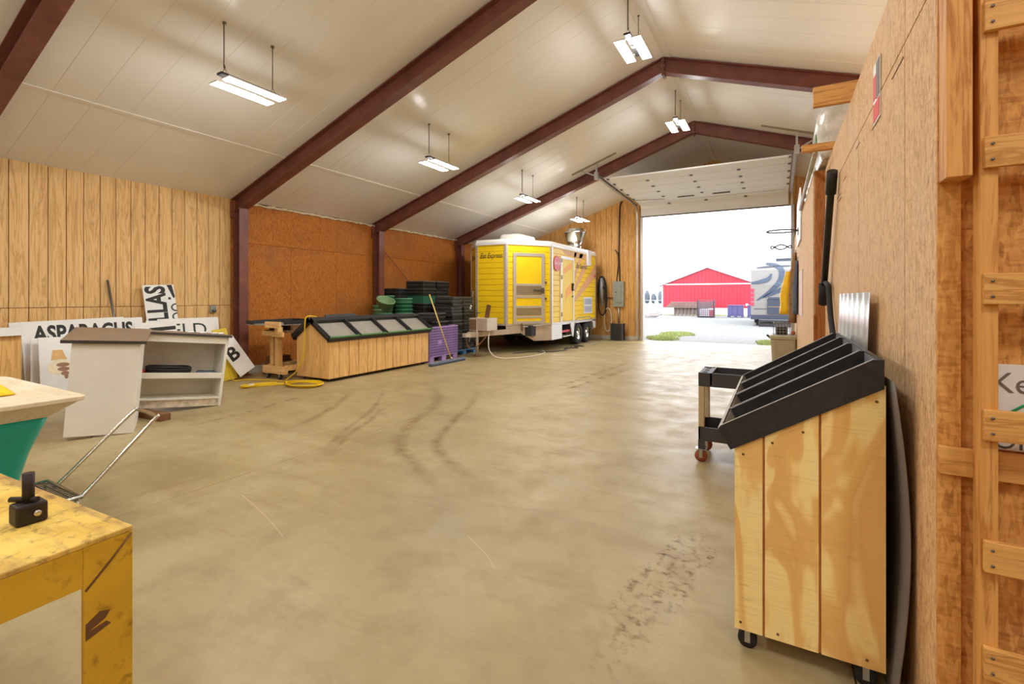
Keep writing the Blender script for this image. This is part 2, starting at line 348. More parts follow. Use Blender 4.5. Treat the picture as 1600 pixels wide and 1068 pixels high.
# ---- ceiling liner panels
ce = thing('ceiling', 'white ribbed liner panels on the pitched ceiling', 'ceiling', (RX,0,RZ), kind='structure')
def slope(name, xa, xb, y0, y1, t=.02, z=0, k=.0028):
    m = MB(); 
    A = Vector((xa,0,zc(xa)+z)); B = Vector((xb,0,zc(xb)+z)); n = Vector((0,0,1)); c = .005
    vs = []
    for yy, dz in ((y0,k),(y0+c,0),(y1-c,0),(y1,k)): vs += [A+Vector((0,yy,dz)), B+Vector((0,yy,dz))]
    vs += [A+Vector((0,y0,t)), B+Vector((0,y0,t)), A+Vector((0,y1,t)), B+Vector((0,y1,t))]
    m.add(vs, [(0,1,3,2),(2,3,5,4),(4,5,7,6),(8,10,11,9),(0,8,9,1),(6,7,11,10),(0,2,4,6,10,8),(1,9,11,7,5,3)])
    return m
PW = .40
ma = slope('a', XL, -7.66, .0004, PW-.0004).mesh('panel_low', M_pvc, (RX,0,RZ)); mb_ = slope('b', -7.66, RX, .0004, PW-.0004).mesh('panel_mid', M_pvc, (RX,0,RZ)); mc = slope('c', XR, RX, .0004, PW-.0004).mesh('panel_right', M_pvc, (RX,0,RZ))
y = 7.065-PW*20
while y < YE:
    for m in (ma, mb_, mc): inst('ceiling_panel', m, ce, (0, y, 0))
    y += PW
for xa in (XL, XR): slope('r', xa, RX, YB-.2, 7.065-PW*20).build('ceiling_sheet', M_pvc, ce)
for xa in (XL-.2, XR+.2): slope('r', xa, RX, YB-.2, YE+.25, .2, .025).build('roof_deck', M_galv, ce)
def stripx(x, w, h, y0, y1, name, lab):
    m = MB(); m.add([(x-w/2,y0,zc(x-w/2)-h),(x+w/2,y0,zc(x+w/2)-h),(x+w/2,y0,zc(x+w/2)),(x-w/2,y0,zc(x-w/2)),(x-w/2,y1,zc(x-w/2)-h),(x+w/2,y1,zc(x+w/2)-h),(x+w/2,y1,zc(x+w/2)),(x-w/2,y1,zc(x-w/2))],
      [(0,1,2,3),(4,7,6,5),(0,4,5,1),(1,5,6,2),(2,6,7,3),(3,7,4,0)])
    o = m.build(name, M_white); tag(o, lab, 'trim', kind='structure')
stripx(-7.66, .06, .012, YB, YE, 'trim_4', 'thin white joint strip running along the left ceiling slope')
m = MB(); m.add([v for yy in (YB, YE) for v in ((RX-.14,yy,zc(RX-.14)-.002),(RX-.13,yy,zc(RX-.13)-.016),(RX,yy,RZ-.02),(RX+.13,yy,zc(RX+.13)-.016),(RX+.14,yy,zc(RX+.14)-.002),(RX,yy,RZ))],
  [(0,1,7,6),(1,2,8,7),(2,3,9,8),(3,4,10,9),(4,5,11,10),(5,0,6,11),(0,5,4,3,2,1),(6,7,8,9,10,11)])
o = m.build('trim_5', M_pvc); tag(o, 'white ridge cap strip along the ceiling peak', 'trim', kind='structure')
# ---- steel portal frames
def frame(y, lab, right=True):
    t = thing('steel_portal', lab, 'steel frame', (XL+.15, y, 0), group='rust-red steel roof frames')
    D = .29
    def ibeam(name, A, B, Dn):          # A,B top line ends ; Dn depth vector
        A = Vector(A); B = Vector(B); Dn = Vector(Dn); m = MB()
        for off, w, th in ((0, .18, .016), (1, .18, .016)):
            o_ = Dn*off + Dn.normalized()*(-th if off else 0); e = Dn.normalized()*th
            vs = [P+o_+Vector((0,s*w/2,0))+q for P in (A, B) for q in (Vector((0,0,0)), e) for s in (-1,1)]
            m.add(vs, [(0,1,3,2),(4,6,7,5),(0,4,5,1),(2,3,7,6),(0,2,6,4),(1,5,7,3)])
        vs = [P+q+Vector((0,s*.006,0)) for P in (A, B) for q in (Dn*.04, Dn*.96) for s in (-1,1)]
        m.add(vs, [(0,1,3,2),(4,6,7,5),(0,4,5,1),(2,3,7,6),(0,2,6,4),(1,5,7,3)])
        return m.build(name, M_steel, t)
    g = .004
    r1 = ibeam('rafter', (XL+.02, y, zc(XL+.02)-g), (RX-.005, y, RZ-.02), (0,0,-D)); r2 = ibeam('rafter', (RX+.005, y, RZ-.02), (XR-.02, y, zc(XR-.02)-g), (0,0,-D))
    c1 = MB(); 
    c1.box(XL+.27, XL+.285, y-.09, y+.09, 0, zc(XL+.28)-D-.005); c1.box(XL+.09, XL+.105, y-.09, y+.09, 0, zc(XL+.1)-D-.005); c1.box(XL+.1, XL+.275, y-.006, y+.006, 0, zc(XL+.1)-D-.005); c1.build('column', M_steel, t)
    c2 = MB(); c2.box(XR-.285, XR-.27, y-.09, y+.09, 0, zc(XR-.28)-D-.005); c2.box(XR-.275, XR-.1, y-.006, y+.006, 0, zc(XR-.1)-D-.005); c2.box(XR-.105, XR-.09, y-.09, y+.09, 0, zc(XR-.1)-D-.005); c2.build('column', M_steel, t)
    for s in (-1, 1): MB().box(RX+s*.012-.008, RX+s*.012+.008, y-.1, y+.1, RZ-.36, RZ-.03).build('splice_plate', M_steel, t)
    for s in (-1, 1):
        for zz in (.08, .18, .30): MB().lathe([(.014,-.03),(.014,.03)], (RX, y+s*.07, RZ-zz), 6, Matrix.Rotation(PI/2, 3, 'Y')).build('bolt', M_galv, t)
    MB().box(XL+.02, XL+.09, y-.12, y-.09, zc(XL)-.36, zc(XL)-.05).build('bracket', M_steel, t)
    MB().box(XL+.05, XL+.32, y-.13, y+.13, 0, .02).build('base_plate', M_steel, t)
    return t
for yy, lab in ((16.44-3.66, 'rust-red steel roof frame nearest the overhead door'), (9.12, 'rust-red steel roof frame second from the overhead door'), (5.46, 'rust-red steel roof frame third from the door, where plywood meets chipboard'), (1.80, 'rust-red steel roof frame crossing the top left corner of the picture'), (-1.86, 'rust-red steel roof frame behind the camera'), (-5.52, 'rust-red steel roof frame nearest the rear gable wall')):
    frame(yy, lab)
o = MB().tube([(XL+.1, 9.22, 2.89), (XL+.1, 12.66, -.0+.16)], .011, 8).build('brace_rod', M_steel); tag(o, 'thin diagonal steel brace rod on the chipboard wall above the crates', 'brace rod')
# ---- storage room partition at right
PX = .436
ws = thing('wall_partition', 'pale chipboard side wall of the storage room at right', 'wall', (PX,1.95,0), kind='structure')
MB().box(PX+.02, PX+.12, 1.97, 12.6, 0, 2.86).build('stud_core', M_dkw, ws)
yy = [1.952, 2.383, 3.603, 4.823, 6.0]
for a, b_ in zip(yy, yy[1:]):
    MB().box(PX, PX+.018, a+.005, b_-.005, .01, 2.517).build('chipboard_sheet', M_osbR, ws)
    MB().box(PX+.001, PX+.018, a+.004, b_-.004, 2.527, 2.87).build('chipboard_sheet', M_osbR, ws)
M_post = wood('old_post', sr(186,120,62), sr(140,84,40), (20,20,1.5), (60,60,3))
MB().box(.35, PX, 6.0, 6.04, 0, 2.87).build('end_stud', M_post, ws)
for a, b_ in ((6.04,7.26),(7.26,8.48),(8.48,9.7),(9.7,10.92),(10.92,12.6)): MB().box(.335, .35, a+.004, b_-.004, .01, 2.87).build('chipboard_sheet', M_osbR, ws)
MB().box(.35, PX+.02, 6.05, 12.6, 0, 2.86).build('build_out', M_dkw, ws)
MB().box(.333, .35, 5.985, 6.0, .6, 1.33).build('notched_edge', M_post, ws)
wf = thing('wall_partition_front', 'rough amber chipboard end wall of the storage room behind the wooden ladder', 'wall', (PX,1.95,0), kind='structure')
MB().box(PX, PX+.055, 1.944, 1.958, 0, 2.87).build('edge_strip', M_osbF, wf)
for a, b_ in ((PX+.057,1.71),(1.713,2.93),(2.933,4.15),(4.153,XR)): MB().box(a, b_, 1.958, 1.975, 0, 2.52).build('chipboard_sheet', M_osbF, wf)
MB().box(PX+.057, XR, 1.957, 1.975, 2.524, 2.87).build('chipboard_sheet', M_osbF, wf)
o = MB().box(PX+.02, XR, 1.98, 12.6, 2.87, 2.90).build('storage_deck', M_osbR); tag(o, 'chipboard deck on top of the storage room', 'deck', kind='structure')
o = MB().box(PX+.02, XR, 12.48, 12.58, 0, 2.87).build('wall_partition_rear', M_osbR); tag(o, 'far end wall of the storage room near the door', 'wall', kind='structure')

for k, (ya_, yb2, z_) in enumerate(((2.40,2.62,2.47),(2.95,3.12,2.40),(3.55,3.70,2.46),(4.2,4.38,2.40),(4.55,4.8,2.34),(4.5,4.72,2.30))): MB().box(PX-.002,PX+.004,ya_,yb2,z_,z_+.005).build('saw_mark', M_dkw, ws)
# ============================================================ LAMPS
def mk_emit(name, c, s):
    m = bpy.data.materials.new(name); m.use_nodes = True; t = m.node_tree; t.nodes.remove(t.nodes['Principled BSDF']); e = t.nodes.new('ShaderNodeEmission'); e.inputs[0].default_value = c; e.inputs[1].default_value = s
    t.links.new(e.outputs[0], t.nodes['Material Output'].inputs['Surface']); return m
M_lens = mk_emit('lit_led_lens', (1,.97,.93,1), 14)
M_chain = plain('chain_metal', sr(120,112,100), .5, .7)
HANG = .68
def lamp(x, y, lab):
    zt = zc(x)-.012; z = zt-HANG
    t = thing('hanging_lamp', lab, 'lamp', (x, y, z), group='hanging double-panel shop lamps')
    hz = MB(); hz.box(x-.05, x+.05, y-.36, y+.36, z+.062, z+.09); hz.build('housing', plain('lamp_housing', sr(46,42,42), .6), t, bev=.004)
    MB().box(x-.03, x+.03, y-.03, y+.03, z+.04, z+.062).build('sensor', M_grey, t)
    for s in (-1, 1):
        p = MB().box(x+s*.125-.075, x+s*.125+.075, y-.36, y+.36, z-.004, z+.012).build('led_panel', M_alu, t)
        MB().box(x+s*.125-.07, x+s*.125+.07, y-.355, y+.355, z-.009, z-.0045).build('lens', M_lens, p)
    for s in (-1, 1):
        for yy in (y-.25, y+.25): MB().bar((x+s*.045, yy, z+.066), (x+s*.08, yy, z+.010), .03, .006).build('hinge_arm', M_alu, t)
    for k, yy in enumerate((y-.3, y+.3)):
        m = MB(); m.tube([(x, yy, zt), (x, yy, z+.16)], .006 if k else .011, 6)
        for s in (-1, 1): m.tube([(x, yy, z+.16), (x+s*.045, yy, z+.088)], .003, 5)
        c = m.build('chain', M_chain, t)
        MB().lathe([(.02,-.012),(.02,.012)], (x, yy, zt-.0), 10).build('ceiling_hook', M_chain, c)
    m = MB().tube([(x+.012, y-.3, zt), (x+.012, y-.3, z+.2), (x+.03, y-.26, z+.08), (x+.02, y-.2, z+.088)], .005, 6); m.build('power_cord', M_white, t)
    L = bpy.data.lights.new('lamp_light', 'AREA'); L.shape = 'RECTANGLE'; L.size = .4; L.size_y = .72; L.energy = LAMP_W; L.color = LAMP_COL
    lo_ = bpy.data.objects.new('lamp_light', L); C.objects.link(lo_); lo_.location = (0, 0, -.03); lo_.parent = t
    L = bpy.data.lights.new('ceiling_fill', 'POINT'); L.shadow_soft_size = .09; L.energy = LAMP_W*.95; L.color = LAMP_COL  # added fill below the panels to lift ceiling and walls; no bulb there
    lo_ = bpy.data.objects.new('ceiling_fill', L); C.objects.link(lo_); lo_.location = (0, 0, -.12); lo_.parent = t
    return t
n = {}
for x, y, lab in ((-5.6,3.46,'double-panel shop lamp hanging nearest on the left slope, above the signs'),(-5.6,7.16,'double-panel shop lamp hanging over the gabled display bin, second on left slope'),(-5.6,10.8,'double-panel shop lamp hanging in front of the trailer, third on left slope'),(-5.6,14.5,'double-panel shop lamp hanging farthest, above the trailer roof vent'),
  (-1.92,7.2,'double-panel shop lamp hanging nearest under the ridge at top of picture'),(-1.92,10.9,'double-panel shop lamp hanging under the ridge just before the overhead door'),(-1.92,3.46,'double-panel shop lamp under the ridge above the camera'),(-5.6,-.2,'double-panel shop lamp hanging left of the camera'),(-1.92,-.2,'double-panel shop lamp hanging under the ridge behind the camera'),(1.9,-.2,'double-panel shop lamp hanging right of the camera'),(-5.6,-4,'double-panel shop lamp on the left slope near the rear gable'),(-1.92,-4,'double-panel shop lamp under the ridge near the rear gable'),(1.9,-4,'double-panel shop lamp on the right slope near the rear gable'),(1.9,7.2,'double-panel shop lamp above the storage deck')):
    lamp(x, y, lab)
# ============================================================ OVERHEAD DOOR
od = thing('door_1', 'white sectional overhead door rolled up on its tracks', 'overhead door', ((DX0+DX1)/2, 14.7, 4.7), kind='structure')
ya, za, yb_, zb = 12.78, 4.80, 16.42, 4.70
def dpt(s): 
    t = s; return Vector((0, ya+(yb_-ya)*t, za+(zb-za)*t))
joints = [0, .165, .355, .545, .735, .92]
M_hinge = plain('hinge_steel', sr(120,118,116), .4, .8)
M_slot = plain('door_glass', sr(60,66,66), .15)
dx0, dx1 = DX0+.03, DX1-.12
for i in range(5):
    A = dpt(joints[i]+.002); B = dpt(joints[i+1]-.002); d = (B-A).normalized(); nrm = Vector((0,-d.z,d.y))
    m = MB(); k = 3; 
    for j in range(k):
        a = A+(B-A)*(j/k+.01); b_ = A+(B-A)*((j+1)/k-.01); vs = []
        for P in (a, b_):
            for xx in (dx0, dx1):
                for h_ in (0, .04): vs.append(Vector((xx, P.y, P.z))+nrm*h_)
        m.add(vs, [(0,1,3,2),(4,6,7,5),(0,4,5,1),(2,3,7,6),(0,2,6,4),(1,5,7,3)])
    m.bar((dx0, (A.y+B.y)/2, (A.z+B.z)/2+.03), (dx1, (A.y+B.y)/2, (A.z+B.z)/2+.03), (B-A).length, .02, (0,0,1))
    p = m.build('door_section', M_doorw, od)
    for xx in (-3.17, -2.02, -.87):
        MB().box(xx-.04, xx+.04, A.y-.05, A.y+.05, A.z-.022, A.z-.001).build('hinge', M_hinge, p) if i else None
    for xx in (dx0+.03, dx1-.03): MB().box(xx-.03, xx+.03, A.y-.06, A.y+.04, A.z-.03, A.z-.001).build('end_hinge', M_hinge, p)
    if i == 4:
        for x0 in (-2.78, -1.75): MB().box(x0, x0+.49, A.y+.24, A.y+.34, (A.z+B.z)/2-.02, (A.z+B.z)/2+.005).build('window_slot', M_slot, p)
        MB().tube([(dx0+.02, A.y+.1, A.z-.03), (-3.2, A.y+.3, A.z-.035)], .008, 6).build('lift_handle', M_hinge, p)
P0 = dpt(.924); pts = [Vector((0,P0.y,P0.z))]+[Vector((0, 16.40+.14*math.sin(a), 4.56+.14*math.cos(a))) for a in (.4,.9,1.4)]+[Vector((0,16.54,4.31))]
m = MB(); 
for a, b_ in zip(pts, pts[1:]): m.bar((( dx0+dx1)/2, a.y, a.z), ((dx0+dx1)/2, b_.y, b_.z), dx1-dx0, .035, (0,1,.3))
m.build('bottom_section', M_doorw, od)
for xx in (-3.17, -2.02, -.87): MB().box(xx-.04, xx+.04, 16.36, 16.45, 4.64, 4.69).build('hinge', M_hinge, od)
MB().box(dx0, dx1, 16.52, 16.56, 4.285, 4.31).build('bottom_seal', M_rub, od)
def track(x, lab, s, zh):
    t = thing('door_track', lab, 'door track', (x, 14, 4.7))
    m = MB(); m.bar((x, 12.4, 4.78), (x, 16.3, 4.67), .012, .07); m.bar((x-s*.03, 12.4, 4.75), (x-s*.03, 16.3, 4.64), .06, .01); m.bar((x-s*.03, 12.4, 4.815), (x-s*.03, 16.3, 4.705), .06, .01); m.build('rail', M_galv, t)
    m = MB(); pt = [(x, 16.3, 4.67), (x, 16.45, 4.62), (x, 16.55, 4.5), (x, 16.58, 4.3)]
    for a, b_ in zip(pt, pt[1:]): m.bar(a, b_, .05, .06)
    m.bar((x, 16.58, 4.3), (x, 16.58, .03), .05, .05); m.build('vertical_rail', M_galv, t)
    for k in range(7): MB().lathe([(.025,-.02),(.025,.02)], (x-s*.03, 12.9+k*.57, 4.765-.016*k), 8, Matrix.Rotation(PI/2,3,'Y')).build('roller', M_hinge, t)
    zt = zc(x); x2 = x+s*.25
    MB().bar((x, 12.3, 4.76), (x, 12.3, zt-.02), .045, .045).build('hanger_post', M_galv, t)
    MB().bar((x-.7, 12.28, zc(x-.7)-.02), (x+.55, 12.28, zc(x+.55)-.02), .05, .03).build('ceiling_angle', plain('olive_angle', sr(150,142,116), .5, .3), t)
    MB().bar((x, 12.33, 4.80), (x+s*.45, 12.33, zc(x+s*.45)-.02), .035, .035).build('sway_brace', M_galv, t)
    MB().box(x-.05, x+.05, 12.25, 12.36, 4.70, 4.9).build('end_bracket', M_galv, t)
track(DX0-.11, 'galvanised overhead door track with ceiling hanger at left', -1, 0)
track(DX1-.03, 'galvanised overhead door track with ceiling hanger at right', 1, 0)
# ============================================================ FOOD TRAILER
M_yel = plain('yellow_panel', sr(246,206,20), .4, 0, .05, 2)
M_tan = plain('tan_stripe', sr(222,166,120), .5, 0, .05, 3)
M_ora = plain('orange_stripe', sr(246,170,70), .5, 0, .05, 3)
M_roofw = plain('roof_white', sr(244,240,232), .5, 0, .03)
M_skirt = plain('skirt_metal', sr(196,178,158), .45, .25, .08, 6)
M_whitem = plain('white_metal', sr(232,234,238), .35, .1, .03)
M_dark = plain('under_dark', sr(46,42,44), .8, 0, .2)
M_grille = plain('louvre_grey', sr(136,124,112), .6, .2, .15, 60)
M_redsign = plain('red_sign', sr(214,60,84), .4, 0, .05)
M_ss = plain('stainless', sr(190,184,174), .22, 1, .1, 5)
TX0, TX1 = -8.3, -5.6
plan = [(TX1,16.0),(TX1,12.28),(-6.44,11.14),(-7.37,11.08),(TX0,12.2),(TX0,16.0)]
tr = thing('food_trailer', 'yellow concession trailer with angled nose parked beside the overhead door', 'trailer', (-6.95,13.6,0))
def inset(poly, d):
    cx, cy = -6.95, 13.7; return [(x+(cx-x)/abs(cx-x)*d if abs(x-cx) > .01 else x, y+(cy-y)/abs(cy-y)*d) for x, y in poly]
MB().prism(inset(plan, .05), (0,0,.74), (1,0,0), (0,1,0), 2.3).build('body', plain('seam_shadow_yellow', sr(128,98,20), .6), tr)
MB().prism([(x,y) for x,y in plan], (0,0,3.03), (1,0,0), (0,1,0), .075).build('roof', M_roofw, tr, bev=.02)
def fbox(m, P, Q, s0, s1, z0, z1, d0, d1, flip=1):
    P = Vector((*P,0)); Q = Vector((*Q,0)); u = (Q-P).normalized(); n = Vector((u.y,-u.x,0))*flip
    vs = [P+u*s+n*d+Vector((0,0,z)) for s in (s0,s1) for d in (d0,d1) for z in (z0,z1)]
    return m.add(vs, [(0,1,3,2),(4,6,7,5),(0,4,5,1),(2,3,7,6),(0,2,6,4),(1,5,7,3)])
# facets, ordered so that outward normal = (u.y,-u.x)
FS = [((-6.44,11.14),(TX1,12.28)), ((-7.37,11.08),(-6.44,11.14)), ((TX0,12.2),(-7.37,11.08)), ((TX1,12.28),(TX1,16.0))]
for (P, Q) in FS:
    L = (Vector(Q)-Vector(P)).length; k = 0; z = .79
    while z < 2.94:
        z1 = min(z+.153, 2.965); m = MB(); fbox(m, P, Q, .05, L-.05, z+.0038, z1-.0038, -.06, 0); m.build('siding_plank', M_yel, tr); z = z1; k += 1
    m = MB(); fbox(m, P, Q, -.0, .06, .76, 3.03, -.05, .012); m.build('corner_trim', M_alu, tr); m = MB(); fbox(m, P, Q, L-.06, L, .76, 3.03, -.05, .012); m.build('corner_trim', M_alu, tr)
    m = MB(); fbox(m, P, Q, 0, L, 2.955, 3.04, -.05, .02); m.build('roof_trim', M_whitem, tr, bev=.006)
    m = MB(); fbox(m, P, Q, 0, L, .74, .79, -.05, .01); m.build('sill_trim', M_alu, tr)
# nose door (facet 0)
P, Q = FS[0]; LB = (Vector(Q)-Vector(P)).length
nd = MB(); fbox(nd, P, Q, .22, 1.16, .79, 2.72, 0, .03); nd = nd.build('nose_door', M_yel, tr)
m = MB()
for s0, s1, z0, z1 in ((.20,.29,.78,2.74),(1.07,1.17,.78,2.74),(.29,1.07,2.65,2.74),(.29,1.07,.78,.86),(.29,1.07,1.83,1.89),(.29,1.07,1.50,1.57),(.29,1.07,1.22,1.28),(.29,1.07,.94,1.0)): fbox(m, P, Q, s0, s1, z0, z1, .01, .045)
m.build('door_frame', M_alu, nd)
for z0, z1 in ((1.58,1.82),(1.01,1.21)):
    for k in range(7):
        m = MB(); h_ = (z1-z0)/7; fbox(m, P, Q, .295, 1.065, z0+k*h_+.004, z0+(k+1)*h_-.004, .025, .036); m.build('louvre', M_grille, nd)
m = MB(); fbox(m, P, Q, .82, 1.14, 1.70, 1.74, .045, .085); fbox(m, P, Q, 1.06, 1.14, 1.62, 1.78, .045, .07); m.build('latch', M_hinge, nd)
for zz in (1.45, 1.9): m = MB(); fbox(m, P, Q, 1.17, 1.24, zz, zz+.06, .01, .04); m.build('hasp', M_hinge, nd)
# shop name on the nose
P, Q = FS[1]; u = (Vector((*Q,0))-Vector((*P,0))).normalized(); o_ = Vector((*P,0))+u*.13+Vector((0,0,2.55))
text('lettering', 'Eat Express', M_ink, o_, u, (0,0,1), None, tr, width=.70, height=.19, dep=.004, shear=.35, bold=.004)
P, Q = FS[2]; u = (Vector((*Q,0))-Vector((*P,0))).normalized(); o_ = Vector((*P,0))+u*.4+Vector((0,0,2.55))
text('lettering', 'Eat Express', M_ink, o_, u, (0,0,1), None, tr, width=.75, height=.19, dep=.004, shear=.35, bold=.004)
m = MB(); fbox(m, P, Q, .08, .6, 1.25, 1.7, 0, .02); m.build('vent_cover', M_whitem, tr)
# service door on the side
X = TX1
sd = MB().box(X, X+.02, 12.93, 13.86, .81, 2.70).build('side_door', M_yel, tr)
m = MB()
for a in ((12.88,12.96,.79,2.74),(13.83,13.91,.79,2.74),(12.96,13.83,2.66,2.74)): m.box(X, X+.035, *a)
m.build('door_frame', M_whitem, sd)
MB().box(X+.02, X+.07, 13.74, 13.82, 1.72, 1.95).build('paddle_latch', M_blackp, sd); MB().box(X+.07, X+.075, 13.76, 13.80, 1.76, 1.88).build('latch_pull', M_chrome, sd)
MB().box(X+.02, X+.05, 13.75, 13.81, 1.52, 1.57).build('lock', M_hinge, sd)
for zz in (.95, 1.5, 2.05, 2.55): MB().box(X+.03, X+.05, 12.89, 12.95, zz, zz+.12).build('hinge', M_hinge, sd)
for c0 in ((13.1,2.2,13.75,2.42,.18),(13.25,1.45,13.72,1.66,.3)):
    y0, z0, y1, z1, w = c0; MB().prism([(y0,z0),(y1,z1),(y1,z1+w),(y0,z0+w)], (X+.0205,0,0), (0,1,0), (0,0,1), .002).build('stripe', M_ora, sd)
# sun-ray stripes printed on the side panel
cy, cz = 13.1, .95
for a0, a1 in ((24,31),(38,44),(50,55),(61,65),(71,74)):
    pts = []
    for a in (a0, a1):
        t_ = math.tan(math.radians(a)); yy0 = 13.97; zz0 = cz+(yy0-cy)*t_; yy1 = 15.92; zz1 = cz+(yy1-cy)*t_
        if zz1 > 2.94: zz1 = 2.94; yy1 = cy+(zz1-cz)/t_
        pts.append((yy0, zz0, yy1, zz1))
    (p0, q0, p1, q1), (r0, s0, r1, s1) = pts
    if q0 > 2.9: continue
    MB().prism([(p0,q0),(p1,q1)]+([(15.92,2.94)] if q1 < 2.93 and s1 > 2.93 and r1 < 15.9 else [])+[(r1,s1),(r0,min(s0,2.94))], (X+.001,0,0), (0,1,0), (0,0,1), .002).build('stripe', M_tan, tr)
MB().prism([(13.0,2.93),(15.05,2.93),(15.05,2.78),(13.3,2.80)], (X+.001,0,0), (0,1,0), (0,0,1), .002).build('stripe', M_tan, tr)
text('lettering', 'Eat Express', M_ink, (X+.004,14.16,2.40), (0,1,0), (0,0,1), None, tr, width=.95, height=.2, dep=.002, shear=.35, bold=.004)
# round drinks sign
rd = MB().lathe([(.0,0),(.225,0),(.225,.015),(.0,.015)], (X+.012,12.615,2.495), 28, Matrix.Rotation(PI/2,3,'Y'), smooth=False).build('round_sign', M_redsign, tr)
text('sign_text', 'Coca-Cola', M_signw, (X+.03,12.43,2.47), (0,1,0), (0,0,1), None, rd, width=.37, height=.1, dep=.002, shear=.2, bold=.004)
# vents, chimney flashing, fan
vt = MB().box(X, X+.02, 14.80, 15.58, .98, 1.52).build('vent_panel', M_whitem, tr)
for r in range(2):
    for k in range(6): MB().box(X+.02, X+.03, 14.86, 15.52, 1.03+r*.25+k*.033, 1.05+r*.25+k*.033).build('louvre', plain('vent_slot', sr(150,160,190), .5), vt)
MB().box(X, X+.05, 15.08, 15.40, 2.58, 3.1).build('drip_flashing', M_whitem, tr)
fan = MB().lathe([(.24,0),(.24,.2),(.22,.22),(.31,.36),(.38,.62),(.39,.66),(.32,.68),(.28,.70),(.28,.77),(.2,.79),(.0,.79)], (-6.1,15.35,3.1), 28).build('exhaust_fan', M_ss, tr)
MB().box(-6.42, -5.68, 15.02, 15.68, 3.10, 3.14).build('fan_curb', M_blackp, fan)
for a in (0, PI/2, PI, -PI/2): MB().bar((-6.1+.36*math.cos(a),15.35+.36*math.sin(a),3.76),(-6.1+.36*math.cos(a),15.35+.36*math.sin(a),3.83),.02,.02).build('clip', M_hinge, fan)
ac = MB(); rings = []
for z, s in ((3.105,1),(3.2,1.0),(3.33,.97),(3.385,.9),(3.395,.8)): rings.append([Vector((-6.95+x*s, 12.75+y*s, z)) for x, y in rrect(.75, 1.25, .2, 5)])
ac.loft(rings, smooth=True); ac.build('roof_air_unit', M_roofw, tr)
for yy in (15.9,): MB().box(X, X+.03, yy-.04, yy, 2.2, 2.3).build('marker_lamp', M_redsign, tr)
# skirts, wheels, tongue
P, Q = FS[0]; uu = (Vector((*Q,0))-Vector((*P,0))).normalized(); 
MB().prism([(.0,.74),(LB,.74),(LB,.3),(.86,.3),(.28,.62),(0,.62)], Vector((*P,0))-Vector((uu.y,-uu.x,0))*.02, uu, (0,0,1), .02).build('nose_skirt', M_skirt, tr)
MB().box(X-.02, X, 12.28, 13.02, .3, .74).build('side_skirt', M_whitem, tr); MB().box(X-.02, X, 13.02, 16.0, .70, .76).build('side_skirt', M_whitem, tr); MB().box(X-.02, X, 15.72, 16.0, .45, .74).build('side_skirt', M_whitem, tr)
MB().prism([(13.62,.74),(13.95,.74),(13.88,.30),(13.80,.30)], (X,0,0), (0,1,0), (0,0,1), .02).build('arch_bracket', M_whitem, tr)
m = MB(); arch = [(13.9,.33),(13.98,.6),(14.12,.78),(14.3,.86),(15.4,.86),(15.58,.78),(15.7,.6),(15.76,.4)]
for a, b_ in zip(arch, arch[1:]): m.bar((X-.12, a[0], a[1]), (X-.12, b_[0], b_[1]), .26, .03, (0,0,1) if abs(b_[0]-a[0]) > .1 else (0,1,0))
m.build('fender', M_grey, tr, bev=.005)
MB().box(TX0+.3, TX1-.3, 11.6, 16.0, .45, .74).build('chassis', M_dark, tr); MB().box(X-.1, X-.03, 13.05, 13.85, .46, .52).build('step_rail', M_redsign, tr); MB().box(X-.25, X+.02, 13.05, 13.7, .33, .36).build('step', M_alu, tr)
for xs_ in (TX1-.13, TX0+.13):
    for yw in (14.44, 15.24):
        Rm = Matrix.Rotation(PI/2, 3, 'Y')
        w = MB().lathe([(.2,-.11),(.3,-.115),(.335,-.09),(.345,-.04),(.345,.04),(.335,.09),(.3,.115),(.2,.11)], (xs_,yw,.345), 32, Rm, True, False).build('tyre', M_rub, tr)
        s_ = 1 if xs_ > -7 else -1
        MB().lathe([(.0,.06*s_),(.05,.10*s_),(.08,.05*s_),(.13,.03*s_),(.19,.06*s_),(.205,.11*s_),(.2,.08*s_),(.15,.0)], (xs_,yw,.345), 24, Rm).build('wheel_rim', M_chrome, w)
        for k in range(5):
            a = k*2*PI/5; MB().box(xs_+s_*.05-.004, xs_+s_*.05+.012, yw+.115*math.cos(a)-.02, yw+.115*math.cos(a)+.02, .345+.115*math.sin(a)-.02, .345+.115*math.sin(a)+.02).build('rim_hole', M_dark, w)
    MB().tube([(TX0+.2,14.44,.345),(TX1-.2,14.44,.345)], .04, 10).build('axle', M_dark, tr) if xs_ > -7 else MB().tube([(TX0+.2,15.24,.345),(TX1-.2,15.24,.345)], .04, 10).build('axle', M_dark, tr)
m = MB(); m.bar((-6.15,11.6,.6),(-6.85,9.95,.56),.07,.13); m.bar((-7.65,11.6,.6),(-6.85,9.95,.56),.07,.13); m.bar((-6.85,10.0,.56),(-6.85,9.75,.56),.1,.1); m.build('tongue', M_skirt, tr)
MB().tube([(-6.72,10.15,.04),(-6.72,10.15,1.0)], .035, 10).build('jack_post', M_skirt, tr); MB().box(-6.80,-6.64,10.07,10.23,0,.04).build('jack_foot', M_dkw, tr)
MB().tube([(-6.72,10.15,1.0),(-6.72,10.15,1.12),(-6.6,10.1,1.12)], .014, 8).build('jack_crank', M_hinge, tr)
hb = MB().box(-6.95,-6.4,10.12,10.62,.66,.98).build('tongue_heater', M_skirt, tr, bev=.01)
for k in range(7): MB().box(-6.93+.0,-6.72,10.105,10.122,.69+k*.038,.715+k*.038).build('grille_bar', M_dkw, hb)
MB().bar((-6.62,10.45,.98),(-6.55,10.45,1.32),.12,.03,(0,1,0)).build('wood_scrap', M_dkw, hb)
